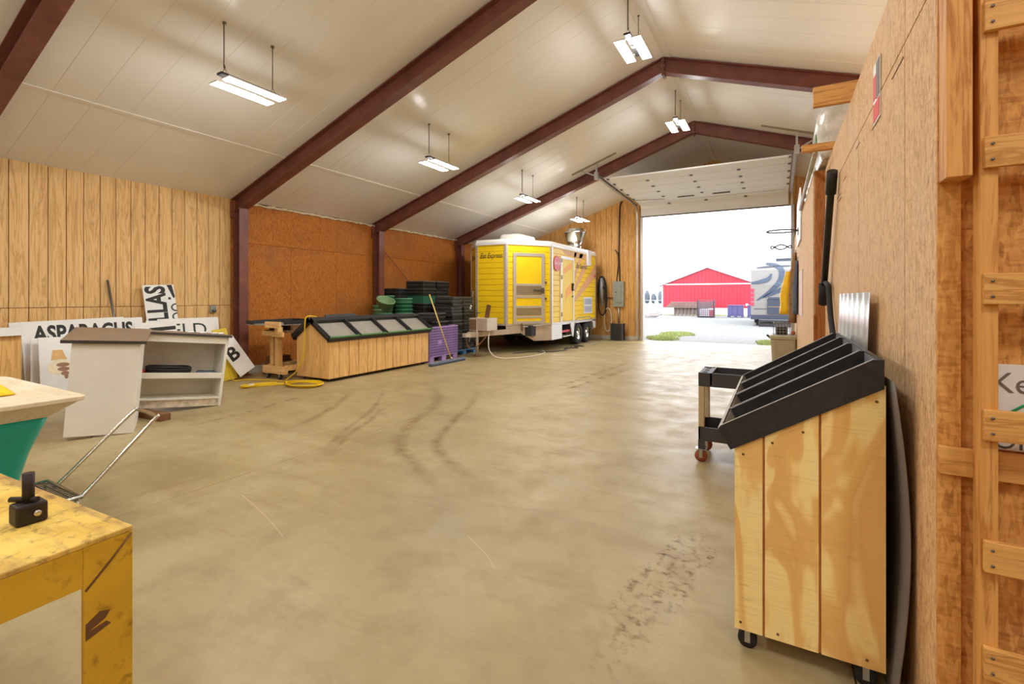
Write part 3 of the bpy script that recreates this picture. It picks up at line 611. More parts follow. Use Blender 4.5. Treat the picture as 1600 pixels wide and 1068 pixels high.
MB().bar((-6.12,11.5,.70),(-5.55,12.1,.78),.03,.03).build('tow_bar', M_alu, tr); MB().bar((-6.13,11.48,.6),(-6.13,11.48,.8),.03,.03).build('tow_bar_end', M_dkw, tr)
MB().tube(catmull([(-6.9,9.95,.5),(-6.85,9.9,.3),(-6.72,9.95,.2),(-6.6,10.05,.32),(-6.55,10.3,.5)],6), .014, 6).build('safety_chain', M_dkw, tr)
# cables and hoses lying at the trailer
def rope(name, lab, cat, pts, r, mat, n=8):
    o = MB().tube(catmull(pts, n), r, 6).build(name, mat); tag(o, lab, cat); return o
M_hosew = plain('hose_white', sr(214,204,182), .6); M_cableb = plain('cable_black', sr(50,48,48), .6)
rope('hose', 'white hose looping from the trailer tongue onto the concrete', 'hose', [(-6.45,10.3,.62),(-6.38,10.15,.4),(-6.3,10.1,.15),(-6.0,10.05,.02),(-5.6,10.4,.014),(-5.45,11.0,.014),(-5.5,11.6,.014),(-5.8,12.1,.014)], .014, M_hosew)
rope('cable', 'black cable lying tangled under the trailer nose', 'cable', [(-6.2,11.1,.012),(-5.9,11.7,.012),(-5.5,12.0,.012),(-5.3,12.6,.012),(-5.5,13.0,.012),(-5.2,13.3,.012),(-5.45,13.6,.012),(-5.2,13.8,.012),(-5.6,13.9,.012),(-5.4,13.2,.022),(-5.3,12.2,.022),(-5.7,11.6,.022)], .012, M_cableb)
rope('cable', 'grey cable lying between the trailer wheels and the end wall', 'cable', [(-5.3,14.3,.01),(-5.25,15.0,.01),(-5.3,15.8,.01),(-5.45,16.3,.01),(-5.6,16.55,.1)], .01, M_grey)
# things hung on the end wall
ep = thing('electrical_panel', 'grey electrical breaker panel on the end wall', 'breaker panel', (-4.95,YE,1.2))
MB().box(-5.155,-4.765,YE-.12,YE-.002,1.176,2.085).build('cabinet', M_grey, ep, bev=.006); dr = MB().box(-5.06,-4.86,YE-.14,YE-.12,1.33,1.98).build('cover_door', M_grey, ep, bev=.003); MB().box(-5.05,-5.02,YE-.155,YE-.14,1.68,1.72).build('latch', M_blackp, dr)
MB().tube([(-4.96,YE-.06,.6),(-4.96,YE-.06,1.176)], .03, 10).build('conduit', M_galv, ep)
MB().tube([(-5.155,YE-.05,1.5),(-5.6,YE-.05,1.5)], .02, 8).build('side_conduit', M_dkw, ep)
M_cab = plain('cable_brown', sr(66,48,40), .7)
rope('cable', 'brown cable bundle climbing the end wall above the breaker panel', 'cable', [(-4.93,YE-.03,2.09),(-4.94,YE-.03,2.5),(-4.96,YE-.03,3.0),(-4.95,YE-.03,3.8),(-4.93,YE-.03,4.7),(-4.86,YE-.03,4.93)], .026, M_cab)
rope('cable', 'brown cable branching beside the bundle above the breaker panel', 'cable', [(-5.05,YE-.02,2.09),(-5.03,YE-.02,2.3),(-4.965,YE-.09,2.6),(-4.965,YE-.09,2.95),(-5.0,YE-.09,3.1),(-5.10,YE-.06,3.21)], .02, M_cab)
mc_ = thing('mesh_crate', 'dark wire-mesh crate standing under the breaker panel', 'crate', (-4.92,16.4,0)); m = MB()
for i in range(9):
    xx = -5.13+i*.051; m.box(xx-.004,xx+.004,16.22,16.228,.02,.6)
for k in range(12): m.box(-5.13,-4.72,16.22,16.228,.03+k*.05,.036+k*.05)
for yy in (16.224, 16.55):
    for xx in (-5.13,-4.72): m.box(xx-.012,xx+.012,yy-.012,yy+.012,0,.6)
m.box(-5.14,-5.12,16.21,16.56,.585,.6); m.box(-4.73,-4.71,16.21,16.56,.585,.6); m.build('mesh_front', M_hinge, mc_); MB().box(-5.12,-4.73,16.25,16.55,.02,.58).build('contents', M_dark, mc_)
# cord reel / pressure-washer wand bundle
wv = thing('hose_bundle', 'black coiled hose and grey wand hanging behind the trailer tail', 'hose', (-5.45,16.45,1.0))
for k in range(4): MB().tube(catmull([(-5.62+.01*k,16.45-.03*k,1.05),(-5.64,16.45-.03*k,1.6),(-5.6,16.45-.03*k,2.1),(-5.5,16.45-.03*k,2.26),(-5.4,16.45-.03*k,2.1),(-5.34-.01*k,16.45-.03*k,1.6),(-5.36,16.45-.03*k,1.05),(-5.48,16.45-.03*k,.88)],5,True), .022, 7, True).build('coil', M_rub, wv)
MB().tube([(-5.5,16.35,2.2),(-5.5,16.33,1.8),(-5.47,16.33,1.2)], [.06,.07,.03], 10).build('wand', plain('wand_grey', sr(150,156,164), .4, .3), wv); MB().box(-5.58,-5.40,16.3,16.4,1.82,1.9).build('strap', M_blackp, wv)
ch = thing('hose_coil', 'white coiled hose hanging low behind the trailer tail', 'hose', (-5.3,16.5,.6))
for k in range(3): MB().tube([(-5.31+.13*math.cos(a)+.015*k,16.45-.03*k,.72+.42*math.sin(a)) for a in [i*2*PI/20 for i in range(20)]], .013, 6, True).build('coil', M_hosew, ch)
# ============================================================ LEFT SIDE
M_top = plain('brown_laminate', sr(132,112,94), .45, 0, .08, 4)
M_lamdk = plain('laminate_edge', sr(66,60,58), .5)
M_wshelf = plain('shelf_white', sr(228,222,208), .55, 0, .06, 4)
# ---- white counter, leaning
c1 = local('counter', 'white sales counter with brown top leaning beside the open shelf unit', 'counter', (-6.30,2.55,.0), (Matrix.Rotation(math.radians(-26),3,'Z')@Matrix.Rotation(math.radians(-4),3,'X')).to_euler())
MB().box(-.02,0,-.58,0,.0,1.0).build('front_panel', M_white, c1, bev=.004); MB().box(-.68,-.02,-.58,-.56,0,1.0).build('side_panel', M_white, c1); MB().box(-.68,-.02,-.02,0,0,1.0).build('side_panel', M_white, c1)
TS = Matrix.Translation((.0,0,1.0))@Matrix.Rotation(math.radians(6.5),4,'Y'); MB().box(-.78,.03,-.66,.05,.002,.012,TS).build('top_core', M_lamdk, c1); MB().box(-.78,.035,-.665,.055,.012,.036,TS).build('counter_top', M_top, c1, bev=.004); MB().box(.035,.038,-.665,.055,.0,.032,TS).build('top_edging', M_lamdk, c1); MB().prism([(-.68,.99),(-.02,.99),(-.02,1.0),(-.68,1.075)], (0,-.02,0), (1,0,0), (0,0,1), .02).build('side_cheek', M_white, c1); MB().prism([(-.68,.99),(-.02,.99),(-.02,1.0),(-.68,1.075)], (0,-.56,0), (1,0,0), (0,0,1), .02).build('side_cheek', M_white, c1)
MB().box(-.5,-.05,-.56,-.36,-.045,0).build('plinth', M_wshelf, c1)
# ---- open shelf unit
c2 = local('shelf_unit', 'white two-tier open shelf unit with brown top propped on a wood block', 'shelf', (-6.83,3.80,.0), (Matrix.Rotation(math.radians(-14),3,'Z')@Matrix.Rotation(math.radians(-6.5),3,'X')).to_euler())
for y0 in (-1.1,-.035): MB().box(-.45,0,y0,y0+.035,0,.95).build('side_panel', M_wshelf, c2, bev=.003)
MB().box(-.45,-.435,-1.065,-.035,.08,.95).build('back_panel', M_wshelf, c2)
MB().box(-.435,-.0,-1.065,-.035,.40,.42).build('shelf', M_wshelf, c2); MB().box(-.02,0.004,-1.065,-.035,.38,.455).build('shelf_lip', M_wshelf, c2, bev=.004)
MB().box(-.435,-.0,-1.065,-.035,.10,.12).build('shelf', M_wshelf, c2); MB().box(-.04,-.02,-1.065,-.035,0,.10).build('toe_kick', plain('chipped_white', sr(214,200,180), .7, 0, .3, 16), c2)
MB().box(-.02,0.004,-1.065,-.035,.86,.95).build('top_rail', M_wshelf, c2); MB().box(-.48,.03,-1.14,.03,.95,.985).build('counter_top', M_top, c2, bev=.003); MB().box(.03,.034,-1.14,.03,.95,.98).build('top_edging', M_lamdk, c2)
o = local('wood_block', 'short brown wood block under the left end of the shelf unit', 'wood block', (-6.87,2.98,0), (0,0,.06)); MB().box(-.3,.3,-.06,.06,0,.088).build('timber', M_dkw, o, bev=.006)
# coils on the shelf
R7 = Matrix.Rotation(math.radians(-14),3,'Z')@Matrix.Rotation(math.radians(-6.5),3,'X'); SO = Vector((-6.83,3.80,0))
def onshelf(x, y, z): return SO+R7@Vector((x,y,z))
def coil(name, lab, cx, cy, r1, r2, mat, n=5, r=.009):
    t = local(name, lab, 'cable', onshelf(cx,cy,.423), R7.to_euler())
    for k in range(n): MB().tube([((r1+.012*(k%3))*math.cos(a), (r2+.015*(k%2))*math.sin(a), r+.011*k+.004*math.sin(3*a+k)) for a in [i*2*PI/24 for i in range(24)]], r, 6, True).build('loop', mat, t)
coil('coiled_cable', 'black coiled cable on the middle shelf of the white shelf unit', -.2, -.62, .12, .24, M_cableb, 9)
coil('coiled_cable', 'blue-grey coiled cable at right of the black coil on the shelf', -.2, -.17, .11, .11, plain('cable_blue', sr(110,126,140), .5), 3, .007)
coil('coiled_cable', 'colourful cable heap at the left end of the middle shelf', -.17, -.97, .08, .07, plain('cable_red', sr(190,60,40), .5), 4)
for k, (yy, xx) in enumerate(((-.42,-.2),(-.27,-.22),(-.14,-.18),(-.05,-.22))):
    rr = random.Random(k); m = MB(); m.lathe([(0,0),(.03,.002),(.035,.012),(.02,.022),(0,.026)], onshelf(xx,yy,.986), 7, Matrix.Diagonal((1,1.4,1)), False); tag(m.build('paper_scrap', M_signw), ['leftmost','second from left','third from left','rightmost'][k]+' small crumpled white paper on the shelf unit top', 'paper', 'paper scraps on the shelf unit')
# ---- signs leaning on the left wall
def board(name, lab, y0, w, h, xb, xt, mat=M_signw, roll=0, z0=0, th=.012, cat='sign'):
    t = local(name, lab, cat, (xb, y0, z0), (0,0,0)); ln = math.atan2(xb-xt, h)
    t.rotation_euler = Matrix.Rotation(-ln,3,'Y').to_euler() if not roll else (Matrix.Rotation(-ln,3,'Y')@Matrix.Rotation(roll,3,'X')).to_euler()
    MB().box(-th,0,0,w,0,h).build('board', mat, t, bev=.002); return t
sg = board('painted_sign', 'white board lettered ASPARAGUS leaning behind the white counter', 2.36, 1.42, 1.20, -8.78, -9.0, roll=.012)
text('lettering', 'ASPARAGUS', M_ink, (0,.11,.90), (0,1,0), (0,0,1), None, sg, width=1.17, height=.24, dep=.002, bold=.035)
board('sign_board', 'blank white board, rear of the stack behind the ASPARAGUS sign', 2.30, 1.3, 1.19, -8.90, -9.12, roll=.03)
board('sign_board', 'blank white board with its edge showing left of the ice-cream sign', 2.36, .8, .98, -8.66, -8.86, roll=-.05)
ic = board('ice_cream_sign', 'white sign with an upside-down ice-cream cone, beside the white counter', 2.42, .75, 1.0, -8.50, -8.74, roll=-.03)
M_cone = plain('cone_tan', sr(222,178,116), .6); M_cream = plain('cream_print', sr(238,226,196), .6); M_choc = plain('choc_print', sr(156,116,92), .6)
def flat(name, pts, mat, p, d=.001): return MB().prism(pts, (.0005,0,0), (0,1,0), (0,0,1), d).build(name, mat, p)
flat('cone', [(.14,.82),(.24,.82),(.29,.68),(.12,.68)], M_cone, ic, .001); el = lambda cx, cy, a, b_: [(cx+a*math.cos(k*PI/9), cy+b_*math.sin(k*PI/9)) for k in range(18)]
flat('ice_cream', el(.21,.58,.13,.11), M_cream, ic, .0015); 
for k, (a, b_, c_, d_) in enumerate(((.24,.61,.07,.03),(.245,.55,.065,.03),(.26,.49,.045,.03))): flat('swirl', el(a,b_,c_,d_), M_choc, ic, .002+.0003*k)
flat('tip', el(.27,.45,.02,.04), M_choc, ic, .0032); flat('ink_mark', [(.3,.38),(.42,.385),(.42,.37),(.36,.36)], plain('ink_blue', sr(90,96,120), .6), ic)
ls = board('painted_sign', 'upright white board lettered LLAS sideways against the plywood wall', 3.93, .47, 1.74, -8.92, -9.19, roll=.05)
text('lettering', 'LLAS', M_ink, (0,.33,1.13), (0,0,1), (0,-1,0), None, ls, width=.59, height=.31, dep=.002, bold=.035)
for k, pts in enumerate((el(.42,1.18,.035,.06), el(.42,1.34,.035,.06))): 
    m = MB(); P_ = [(.47-.075*math.sin(a), pts[0][1]+.06*math.cos(a)) for a in [j*PI/8 for j in range(9)]]; m.tube([(.001,a,b_) for a,b_ in P_], .011, 6); m.build('lettering', M_ink, ls)
flat('lettering', [(.36,1.735),(.44,1.735),(.468,1.52),(.44,1.50)], M_ink, ls); flat('lettering', [(.36,1.52),(.40,1.52),(.40,1.48),(.36,1.48)], M_ink, ls)
fs_ = board('painted_sign', 'white board hand-lettered FIELD leaning behind the shelf unit', 3.78, 1.06, 1.155, -8.72, -8.94, roll=-.008)
text('lettering', 'FIELD', plain('ink_green', sr(40,60,52), .6), (0,.12,.87), (0,1,0), (0,0,1), None, fs_, width=.80, height=.22, dep=.002)
board('sign_board', 'blank white board, edge showing to the right of the FIELD sign', 4.0, .98, 1.17, -8.84, -9.04)
bs = board('painted_sign', 'tilted white board with a black letter B beside the shelf unit', 5.12, .34, .72, -8.56, -8.76, roll=.48, z0=.06)
text('lettering', 'B', M_ink, (0,.05,.30), (0,1,0), (0,0,1), None, bs, width=.2, height=.26, dep=.002, bold=.03)
board('sign_board', 'yellow board behind the tilted letter B sign', 4.90, .26, .95, -8.70, -8.88, plain('board_yellow', sr(228,200,60), .6), roll=.12)
dk = board('sign_board', 'white board with a dark printed strip, between ASPARAGUS and FIELD signs', 3.60, .6, 1.13, -8.64, -8.86); flat('dark_strip', [(.2,1.04),(.58,1.06),(.58,1.0),(.2,.98)], M_ink, dk)
o = MB().tube([(-9.24,3.40,1.79),(-9.10,3.60,.02)], .018, 8).build('steel_pipe', M_hinge); tag(o, 'thin grey steel pipe leaning on the plywood wall behind the signs', 'pipe')
ot = thing('wall_outlet', 'small grey outlet box on the plywood wall above the FIELD sign', 'outlet', (XL+.02,5.02,1.29)); MB().box(XL+.004,XL+.05,4.97,5.07,1.23,1.36).build('box', M_grey, ot, bev=.004); MB().lathe([(.03,0),(.03,.04),(.0,.04)], (XL+.05,5.02,1.27), 12, Matrix.Rotation(PI/2,3,'Y')).build('plug', M_hinge, ot)
# ---- plywood cabinet at the picture's left edge
pc = thing('plywood_cabinet', 'plywood cabinet with white tray top at the left edge of the picture', 'cabinet', (-8.3,1.5,0))
yy = .7
while yy < 2.05: MB().box(-8.03,-8.0,yy+.002,min(yy+.2,2.1)-.002,.02,1.06).build('front_board', M_fir, pc); yy += .2
MB().box(-8.6,-8.03,.7,2.1,.02,1.055).build('carcass', M_fir, pc); MB().box(-8.64,-7.95,.66,2.10,1.06,1.075).build('tray_base', M_signw, pc); MB().box(-7.97,-7.95,.66,2.1,1.075,1.16).build('tray_lip', M_signw, pc)
# ---- teal fibreglass tub
tb = thing('display_tub', 'teal fibreglass tub with flared white rim at the left edge', 'tub', (-4.5,.5,0))
M_teal = plain('teal_gel', sr(18,172,156), .3, 0, .06, 2)
def mk_rim():
    N = NT('weathered_rim', .5); v = N.co((1,1,1)); f = N.noise(v, 4, 5); g = N.noise(v, 22, 5); c = N.ramp(f, [(.3, sr(226,206,170)), (.65, sr(238,228,208))]); c = N.mix(N.mr(g, .55, .8, 0, .55), c, sr(168,138,96)); N.col(c); return N.m
M_rim = mk_rim()
x0, x1, y0, y1 = -5.3, -3.83, -.4, 1.31
def ring(i, z, r=.06): return [Vector((a,b_,z)) for a, b_ in rrect(x1-x0-2*i, y1-y0-2*i, r, 4, (x0+x1)/2, (y0+y1)/2)]
MB().loft([ring(.135,.775),ring(.155,.70,.07),ring(.20,.55,.08),ring(.235,.38,.08),ring(.255,.2,.08),ring(.26,.0,.08)], smooth=True).build('body', M_teal, tb)
MB().loft([ring(.13,.775),ring(.115,.785),ring(.02,.865,.05),ring(.0,.87,.05),ring(.0,.895,.05),ring(.02,.902,.05),ring(.05,.902,.05),ring(.08,.885,.05)], smooth=False).build('rim', M_rim, tb, bev=.004)
rg_ = local('rag', 'yellow cloth rag lying on the teal tub', 'rag', (-4.62,.95,.888)); rr = random.Random(5)
hs = [[rr.uniform(.0,.05) for _ in range(9)] for _ in range(9)]
MB().grid(lambda u, v: Vector(((u-.5)*.62, (v-.5)*.44*(1-.3*u), .004+hs[int(v*8)][int(u*8)]*1.5*(1-abs(2*u-1)**3)*(1-abs(2*v-1)**3)+.05*math.exp(-((u-.4)**2+(v-.5)**2)*9))), 8, 8).build('cloth', plain('rag_yellow', sr(246,200,30), .8), rg_, solid=.004)
# ---- mesh platform with U handle
ca = thing('platform_cart', 'low wire-mesh platform with a bent chrome handle beside the teal tub', 'cart', (-4.3,1.2,0))
m = MB(); m.tube([(-4.58,1.08,.2),(-4.02,1.08,.2),(-4.02,1.34,.2),(-4.58,1.34,.2)], .012, 8, True); m.build('frame', M_chrome, ca); m = MB()
for k in range(15): m.box(-4.56+k*.037-.003,-4.56+k*.037+.003,1.08,1.34,.197,.203)
for k in range(8): m.box(-4.58,-4.02,1.09+k*.034-.003,1.09+k*.034+.003,.199,.205)
m.build('mesh_deck', M_hinge, ca)
MB().tube(catmull([(-4.42,1.34,.2),(-4.425,1.36,.215),(-4.445,1.78,.60),(-4.42,1.83,.625),(-4.16,1.83,.61),(-4.12,1.79,.585),(-4.04,1.38,.225),(-4.03,1.34,.2)],5), .013, 8).build('handle', M_chrome, ca)
for xx in (-4.56,-4.04):
    for yy in (1.1,1.32): MB().tube([(xx,yy,0),(xx,yy,.2)], .012, 8).build('leg', M_chrome, ca)
# ---- yellow steel table
def mk_ytab():
    N = NT('worn_yellow_paint', .45); v = N.co((1,1,1)); f = N.noise(v, 5, 6, .6); g = N.noise(v, 26, 6, .65, .6); h = N.noise(N.co((3,16,3)), 1.0, 5)
    c = N.ramp(f, [(.3, sr(226,182,70)), (.6, sr(246,212,110))]); c = N.mix(N.mr(h, .46, .64, 0, .8), c, sr(168,128,80)); c = N.mix(N.mr(g, .54, .7, 0, .8), c, sr(116,78,44)); N.col(c); N.rough(N.mr(f, .3, .7, .35, .6)); return N.m
M_yt = mk_ytab()
def mk_ytab2():
    N = NT('yellow_enamel', .4); v = N.co((1,1,1)); f = N.noise(v, 4, 5); g = N.noise(v, 20, 6, .65, .5); c = N.ramp(f, [(.3, sr(210,166,34)), (.6, sr(232,188,52))]); c = N.mix(N.mr(g, .54, .74, 0, .75), c, sr(120,80,24)); N.col(c); return N.m
M_ye = mk_ytab2()
yt = local('steel_table', 'heavy worn yellow steel table in the lower left corner', 'table', (-1.534,.621,0), (0,0,math.radians(3.1)))
MB().box(-1.3,0,-1.5,0,.885,.90).build('table_top', M_yt, yt, bev=.004)
MB().box(-.012,-.001,-1.39,-.108,.785,.885).build('apron', M_ye, yt, bev=.002); MB().box(-1.19,-.108,-.012,-.001,.785,.885).build('apron', M_ye, yt, bev=.002)
for xx in (-1.3,-.108):
    for yy in (-1.5,-.108): MB().prism([(0,0),(.014,0),(.014,.094),(.06,.094),(.06,.108),(0,.108)] if xx < -.5 else [(.094,0),(.108,0),(.108,.108),(.048,.108),(.048,.094),(.094,.094)], (xx,yy,0), (1,0,0), (0,1,0), .885).build('leg', M_ye, yt, bev=.003)
MB().tube([(.0,-.004,.88),(.001,-.05,.83),(.0,-.104,.775)], .003, 6).build('weld_bead', M_dkw, yt)
MB().prism([(-.104,.690),(-.075,.708),(-.052,.700),(-.062,.684),(-.1,.668),(-.06,.676),(-.05,.664),(-.104,.648)], (.0002,0,0), (0,1,0), (0,0,1), .0006).build('grease_mark', M_dkw, yt)
cl = thing('clamp', 'small black bench clamp on the yellow table', 'clamp', (-1.80,.487,.9)); M_iron = plain('cast_iron', sr(54,46,42), .55, .4, .25, 20)
MB().box(-1.835,-1.775,.455,.52,.90,.955).build('clamp_body', M_iron, cl, bev=.006); MB().tube([(-1.805,.487,.95),(-1.805,.487,1.035)], .013, 10).build('clamp_screw', M_iron, cl); MB().tube([(-1.845,.462,.962),(-1.785,.50,.962)], .008, 8).build('clamp_arm', M_iron, cl); MB().lathe([(.008,0),(.008,.012),(0,.012)], (-1.775,.495,.93), 10, Matrix.Rotation(PI/2,3,'Y')).build('bolt', M_chrome, cl)
# ---- casters
def caster(parent, x, y, r=.04, wm=None, hz=None):
    m = MB().lathe([(r*.35,-r*.4),(r,-r*.35),(r,r*.35),(r*.35,r*.4)], (x,y,r), 16, Matrix.Rotation(PI/2,3,'X')); w = m.build('caster', wm or M_rub, parent)
    k = MB(); k.box(x-r*.28,x+r*.28,y-r*.6,y-r*.48,r*.75,hz or r*2.1); k.box(x-r*.28,x+r*.28,y+r*.48,y+r*.6,r*.75,hz or r*2.1); k.box(x-r*.9,x+r*.9,y-r*.8,y+r*.8,(hz or r*2.1)-.006,(hz or r*2.1)); k.build('caster_fork', M_galv, w)
# ---- gabled display bin on casters
gx0, gx1, gy0, gy1, rxx, rzz = -7.84, -6.96, 5.75, 8.50, -7.42, 1.06
gb = thing('display_bin', 'long gabled wooden display bin with black compartment trays on the far side', 'display bin', ((gx0+gx1)/2,7.1,0))
n_ = 12
for k in range(n_):
    a = gy0+(gy1-gy0)*k/n_; b_ = gy0+(gy1-gy0)*(k+1)/n_; MB().box(gx1-.016,gx1,a+.006,b_-.006,.06,.745).build('front_board', M_fir, gb); MB().box(gx0,gx0+.016,a+.002,b_-.002,.06,.745).build('back_board', M_fir, gb)
for y0 in (gy0, gy1-.016):
    for xa, xb in ((gx0,-7.62),(-7.62,-7.42),(-7.42,-7.2),(-7.2,gx1)):
        hz_ = lambda x: .74+(rzz-.74)*(1-abs(x-rxx)/(.46)) if abs(x-rxx) < .46 else .74
        MB().prism([(xa+.004,.06),(xb-.004,.06),(xb-.004,hz_(xb)),(xa+.004,hz_(xa))], (0,y0+.016,0), (1,0,0), (0,0,1), .016).build('end_board', M_fir, gb)
MB().box(gx0+.02,gx1-.021,gy0+.021,gy1-.02,.06,.735).build('groove_shade_core', plain('groove_shade_brown', sr(120,82,44), .8), gb)  # dark core added so the gaps between boards read as shaded grooves
M_liner = plain('tray_liner', sr(150,142,130), .7, 0, .1, 8); M_green = plain('green_edging', sr(70,120,64), .5, 0, .3, 40)
for s in (1,-1):
    A = Vector((rxx,0,rzz+.03)); B = Vector((gx1+.05 if s > 0 else gx0-.06,0,.76)); d = (B-A); Ls = d.length; d.normalize(); nn = Vector((-d.z*s, 0, d.x*s)); nn = nn if nn.z > 0 else -nn
    def sb(s0, s1, ya_, yb2, h0, h1):
        m = MB(); vs = [A+d*q+Vector((0,yy,0))+nn*hh for q in (s0,s1) for yy in (ya_,yb2) for hh in (h0,h1)]; return m.add(vs, [(0,1,3,2),(4,6,7,5),(0,4,5,1),(2,3,7,6),(0,2,6,4),(1,5,7,3)])
    ty0, ty1 = gy0-.05, gy1+.05
    tray = sb(.0,Ls,ty0,ty1,-.02,-.005).build('tray_base', M_black, gb)
    for k in range(5):
        yy = ty0+(ty1-ty0)*k/4; sb(0,Ls,yy-.016 if k else yy,yy+.016 if k < 4 else yy+.0,-.03 if k in (0,4) else -.005,.075).build('divider', M_black, tray)
        if k < 4: sb(.1,Ls-.02,yy+.02,yy+(ty1-ty0)/4-.02,-.004,.0).build('liner', M_liner, tray)
    sb(0,.10,ty0,ty1,-.004,.07).build('top_rail', M_black, tray); sb(Ls-.016,Ls,ty0,ty1,-.05,.045).build('front_rail', M_black, tray)
    if s > 0: sb(Ls-.03,Ls+.004,ty0,ty1,.03,.052).build('green_edging', M_green, tray)
for xx in (gx0+.08,gx1-.08):
    for yy in (gy0+.1,gy1-.1): caster(gb, xx, yy, .03, hz=.062)
bx_ = local('black_tray', 'flat black tray resting on the far slope of the gabled bin', 'tray', (-7.63,6.45,1.055), (0,math.radians(-38),0)); MB().box(-.18,.14,-.3,.45,0,.015).build('tray_base', M_black, bx_); MB().box(.12,.14,-.3,.45,.015,.06).build('tray_lip', M_black, bx_)
# ---- wooden trolley with black tray behind it
wt = thing('wooden_trolley', 'rough lumber trolley with a flat black tray behind the gabled bin', 'trolley', (-8.2,5.9,0))
L_ = lambda *a: MB().box(*a)
L_(-8.5,-7.87,5.50,5.59,.10,.235).build('base_beam', M_lum, wt, bev=.004); L_(-8.5,-7.87,6.6,6.69,.10,.235).build('base_beam', M_lum, wt, bev=.004); L_(-8.46,-8.37,5.59,6.6,.16,.25).build('base_rail', M_lum, wt); L_(-7.97,-7.88,5.59,6.6,.16,.25).build('base_rail', M_lum, wt)
for xa, yy in ((-8.42,5.60),(-8.42,6.5),(-8.2,5.55),(-7.98,6.5)): L_(xa,xa+.10,yy,yy+.09,.236 if yy != 5.55 else .236,.80).build('post', wood('post_lumber', sr(226,182,118), sr(196,146,84), (20,20,2), (60,60,3)) if 'post_lumber' not in MAT else MAT['post_lumber'], wt, bev=.003)
L_(-8.52,-8.1,5.50,5.54,.80,.89).build('top_rail', M_lum, wt, bev=.003); L_(-8.18,-7.85,5.46,5.50,.79,.88).build('top_rail', M_lum, wt, bev=.003); L_(-8.08,-7.66,5.27,5.31,.97,1.08).build('top_rail', M_lum, wt, bev=.003)
L_(-8.05,-7.95,5.44,5.54,.88,.97).build('post', M_lum, wt); L_(-8.52,-7.85,6.55,6.6,.80,.89).build('top_rail', M_lum, wt); L_(-8.5,-7.85,5.55,6.6,.86,.9).build('deck', M_dkw, wt)
tr_ = L_(-8.72,-7.92,5.32,6.3,1.0,1.012).build('tray', M_liner, wt)
for a in ((-8.72,-8.70,5.45,6.3),(-7.94,-7.92,5.55,6.3),(-8.72,-7.92,6.28,6.3),(-8.72,-8.50,5.32,5.34)): L_(*a,1.012,1.085).build('tray_rim', M_black, tr_)
L_(-8.6,-8.52,5.7,6.4,.895,1.0).build('tray_bearer', M_dkw, wt); L_(-7.95,-7.87,5.7,6.4,.895,1.0).build('tray_bearer', M_dkw, wt)
for xx in (-8.38,-8.02):
    for yy in (5.54,6.64): caster(wt, xx, yy, .045, hz=.10)
for k in range(4): L_(-8.85+.01*k,-8.62,5.72+.02*k,6.3-.04*k,.135+.09*k-.135,.22+.09*k-.135).build('wood_offcut', M_dkw, bev=.004)['label'] = ['lowest','second lowest','second highest','topmost'][k]+' brown wood offcut stacked at the foot of the chipboard wall'
for o in C.objects:
    if o.name.startswith('wood_offcut'): o['category'] = 'wood'; o['group'] = 'wood offcuts by the wall'
# ---- yellow extension cord
M_ycord = plain('yellow_cord', sr(236,196,20), .5, 0, .05)
yc = thing('extension_cord', 'yellow extension cord draped over the bin end and coiled on the floor', 'cord', (-7.4,5.3,0))
MB().tube(catmull([(-7.40,5.84,1.16),(-7.43,5.66,1.17),(-7.46,5.64,1.05),(-7.5,5.66,.7),(-7.55,5.66,.4),(-7.7,5.62,.15),(-7.85,5.55,.012),(-7.5,5.3,.012),(-7.3,5.2,.012)],8), .011, 7).build('drop', M_ycord, yc)
for k in range(5): MB().tube([(-7.12+(.30+.015*k)*math.cos(a)+.02*math.sin(k*2), 5.36+(.20+.012*k)*math.sin(a), .012+.008*k+.004*math.sin(3*a+k)) for a in [i*2*PI/28 for i in range(28)]], .010, 6, True).build('coil', M_ycord, yc)
for k in range(3): MB().tube(catmull([(-7.62,5.2,.012+.012*k),(-7.8,4.98+.02*k,.012+.012*k),(-7.86,4.72,.012+.012*k),(-7.74+.02*k,4.68,.012+.012*k),(-7.66,4.92,.012+.012*k),(-7.45,5.22,.012+.012*k)],6), .010, 6).build('loop', M_ycord, yc)
MB().tube(catmull([(-8.60,4.92,.22),(-8.60,4.96,.1),(-8.58,5.02,.012),(-8.5,5.15,.012),(-8.2,5.32,.012),(-7.9,5.38,.012),(-7.6,5.4,.012)],8), .010, 6).build('lead', M_ycord, yc)
MB().tube([(-7.80,4.80,.035),(-7.74,4.86,.035)], .018, 8).build('plug', M_signw, yc)
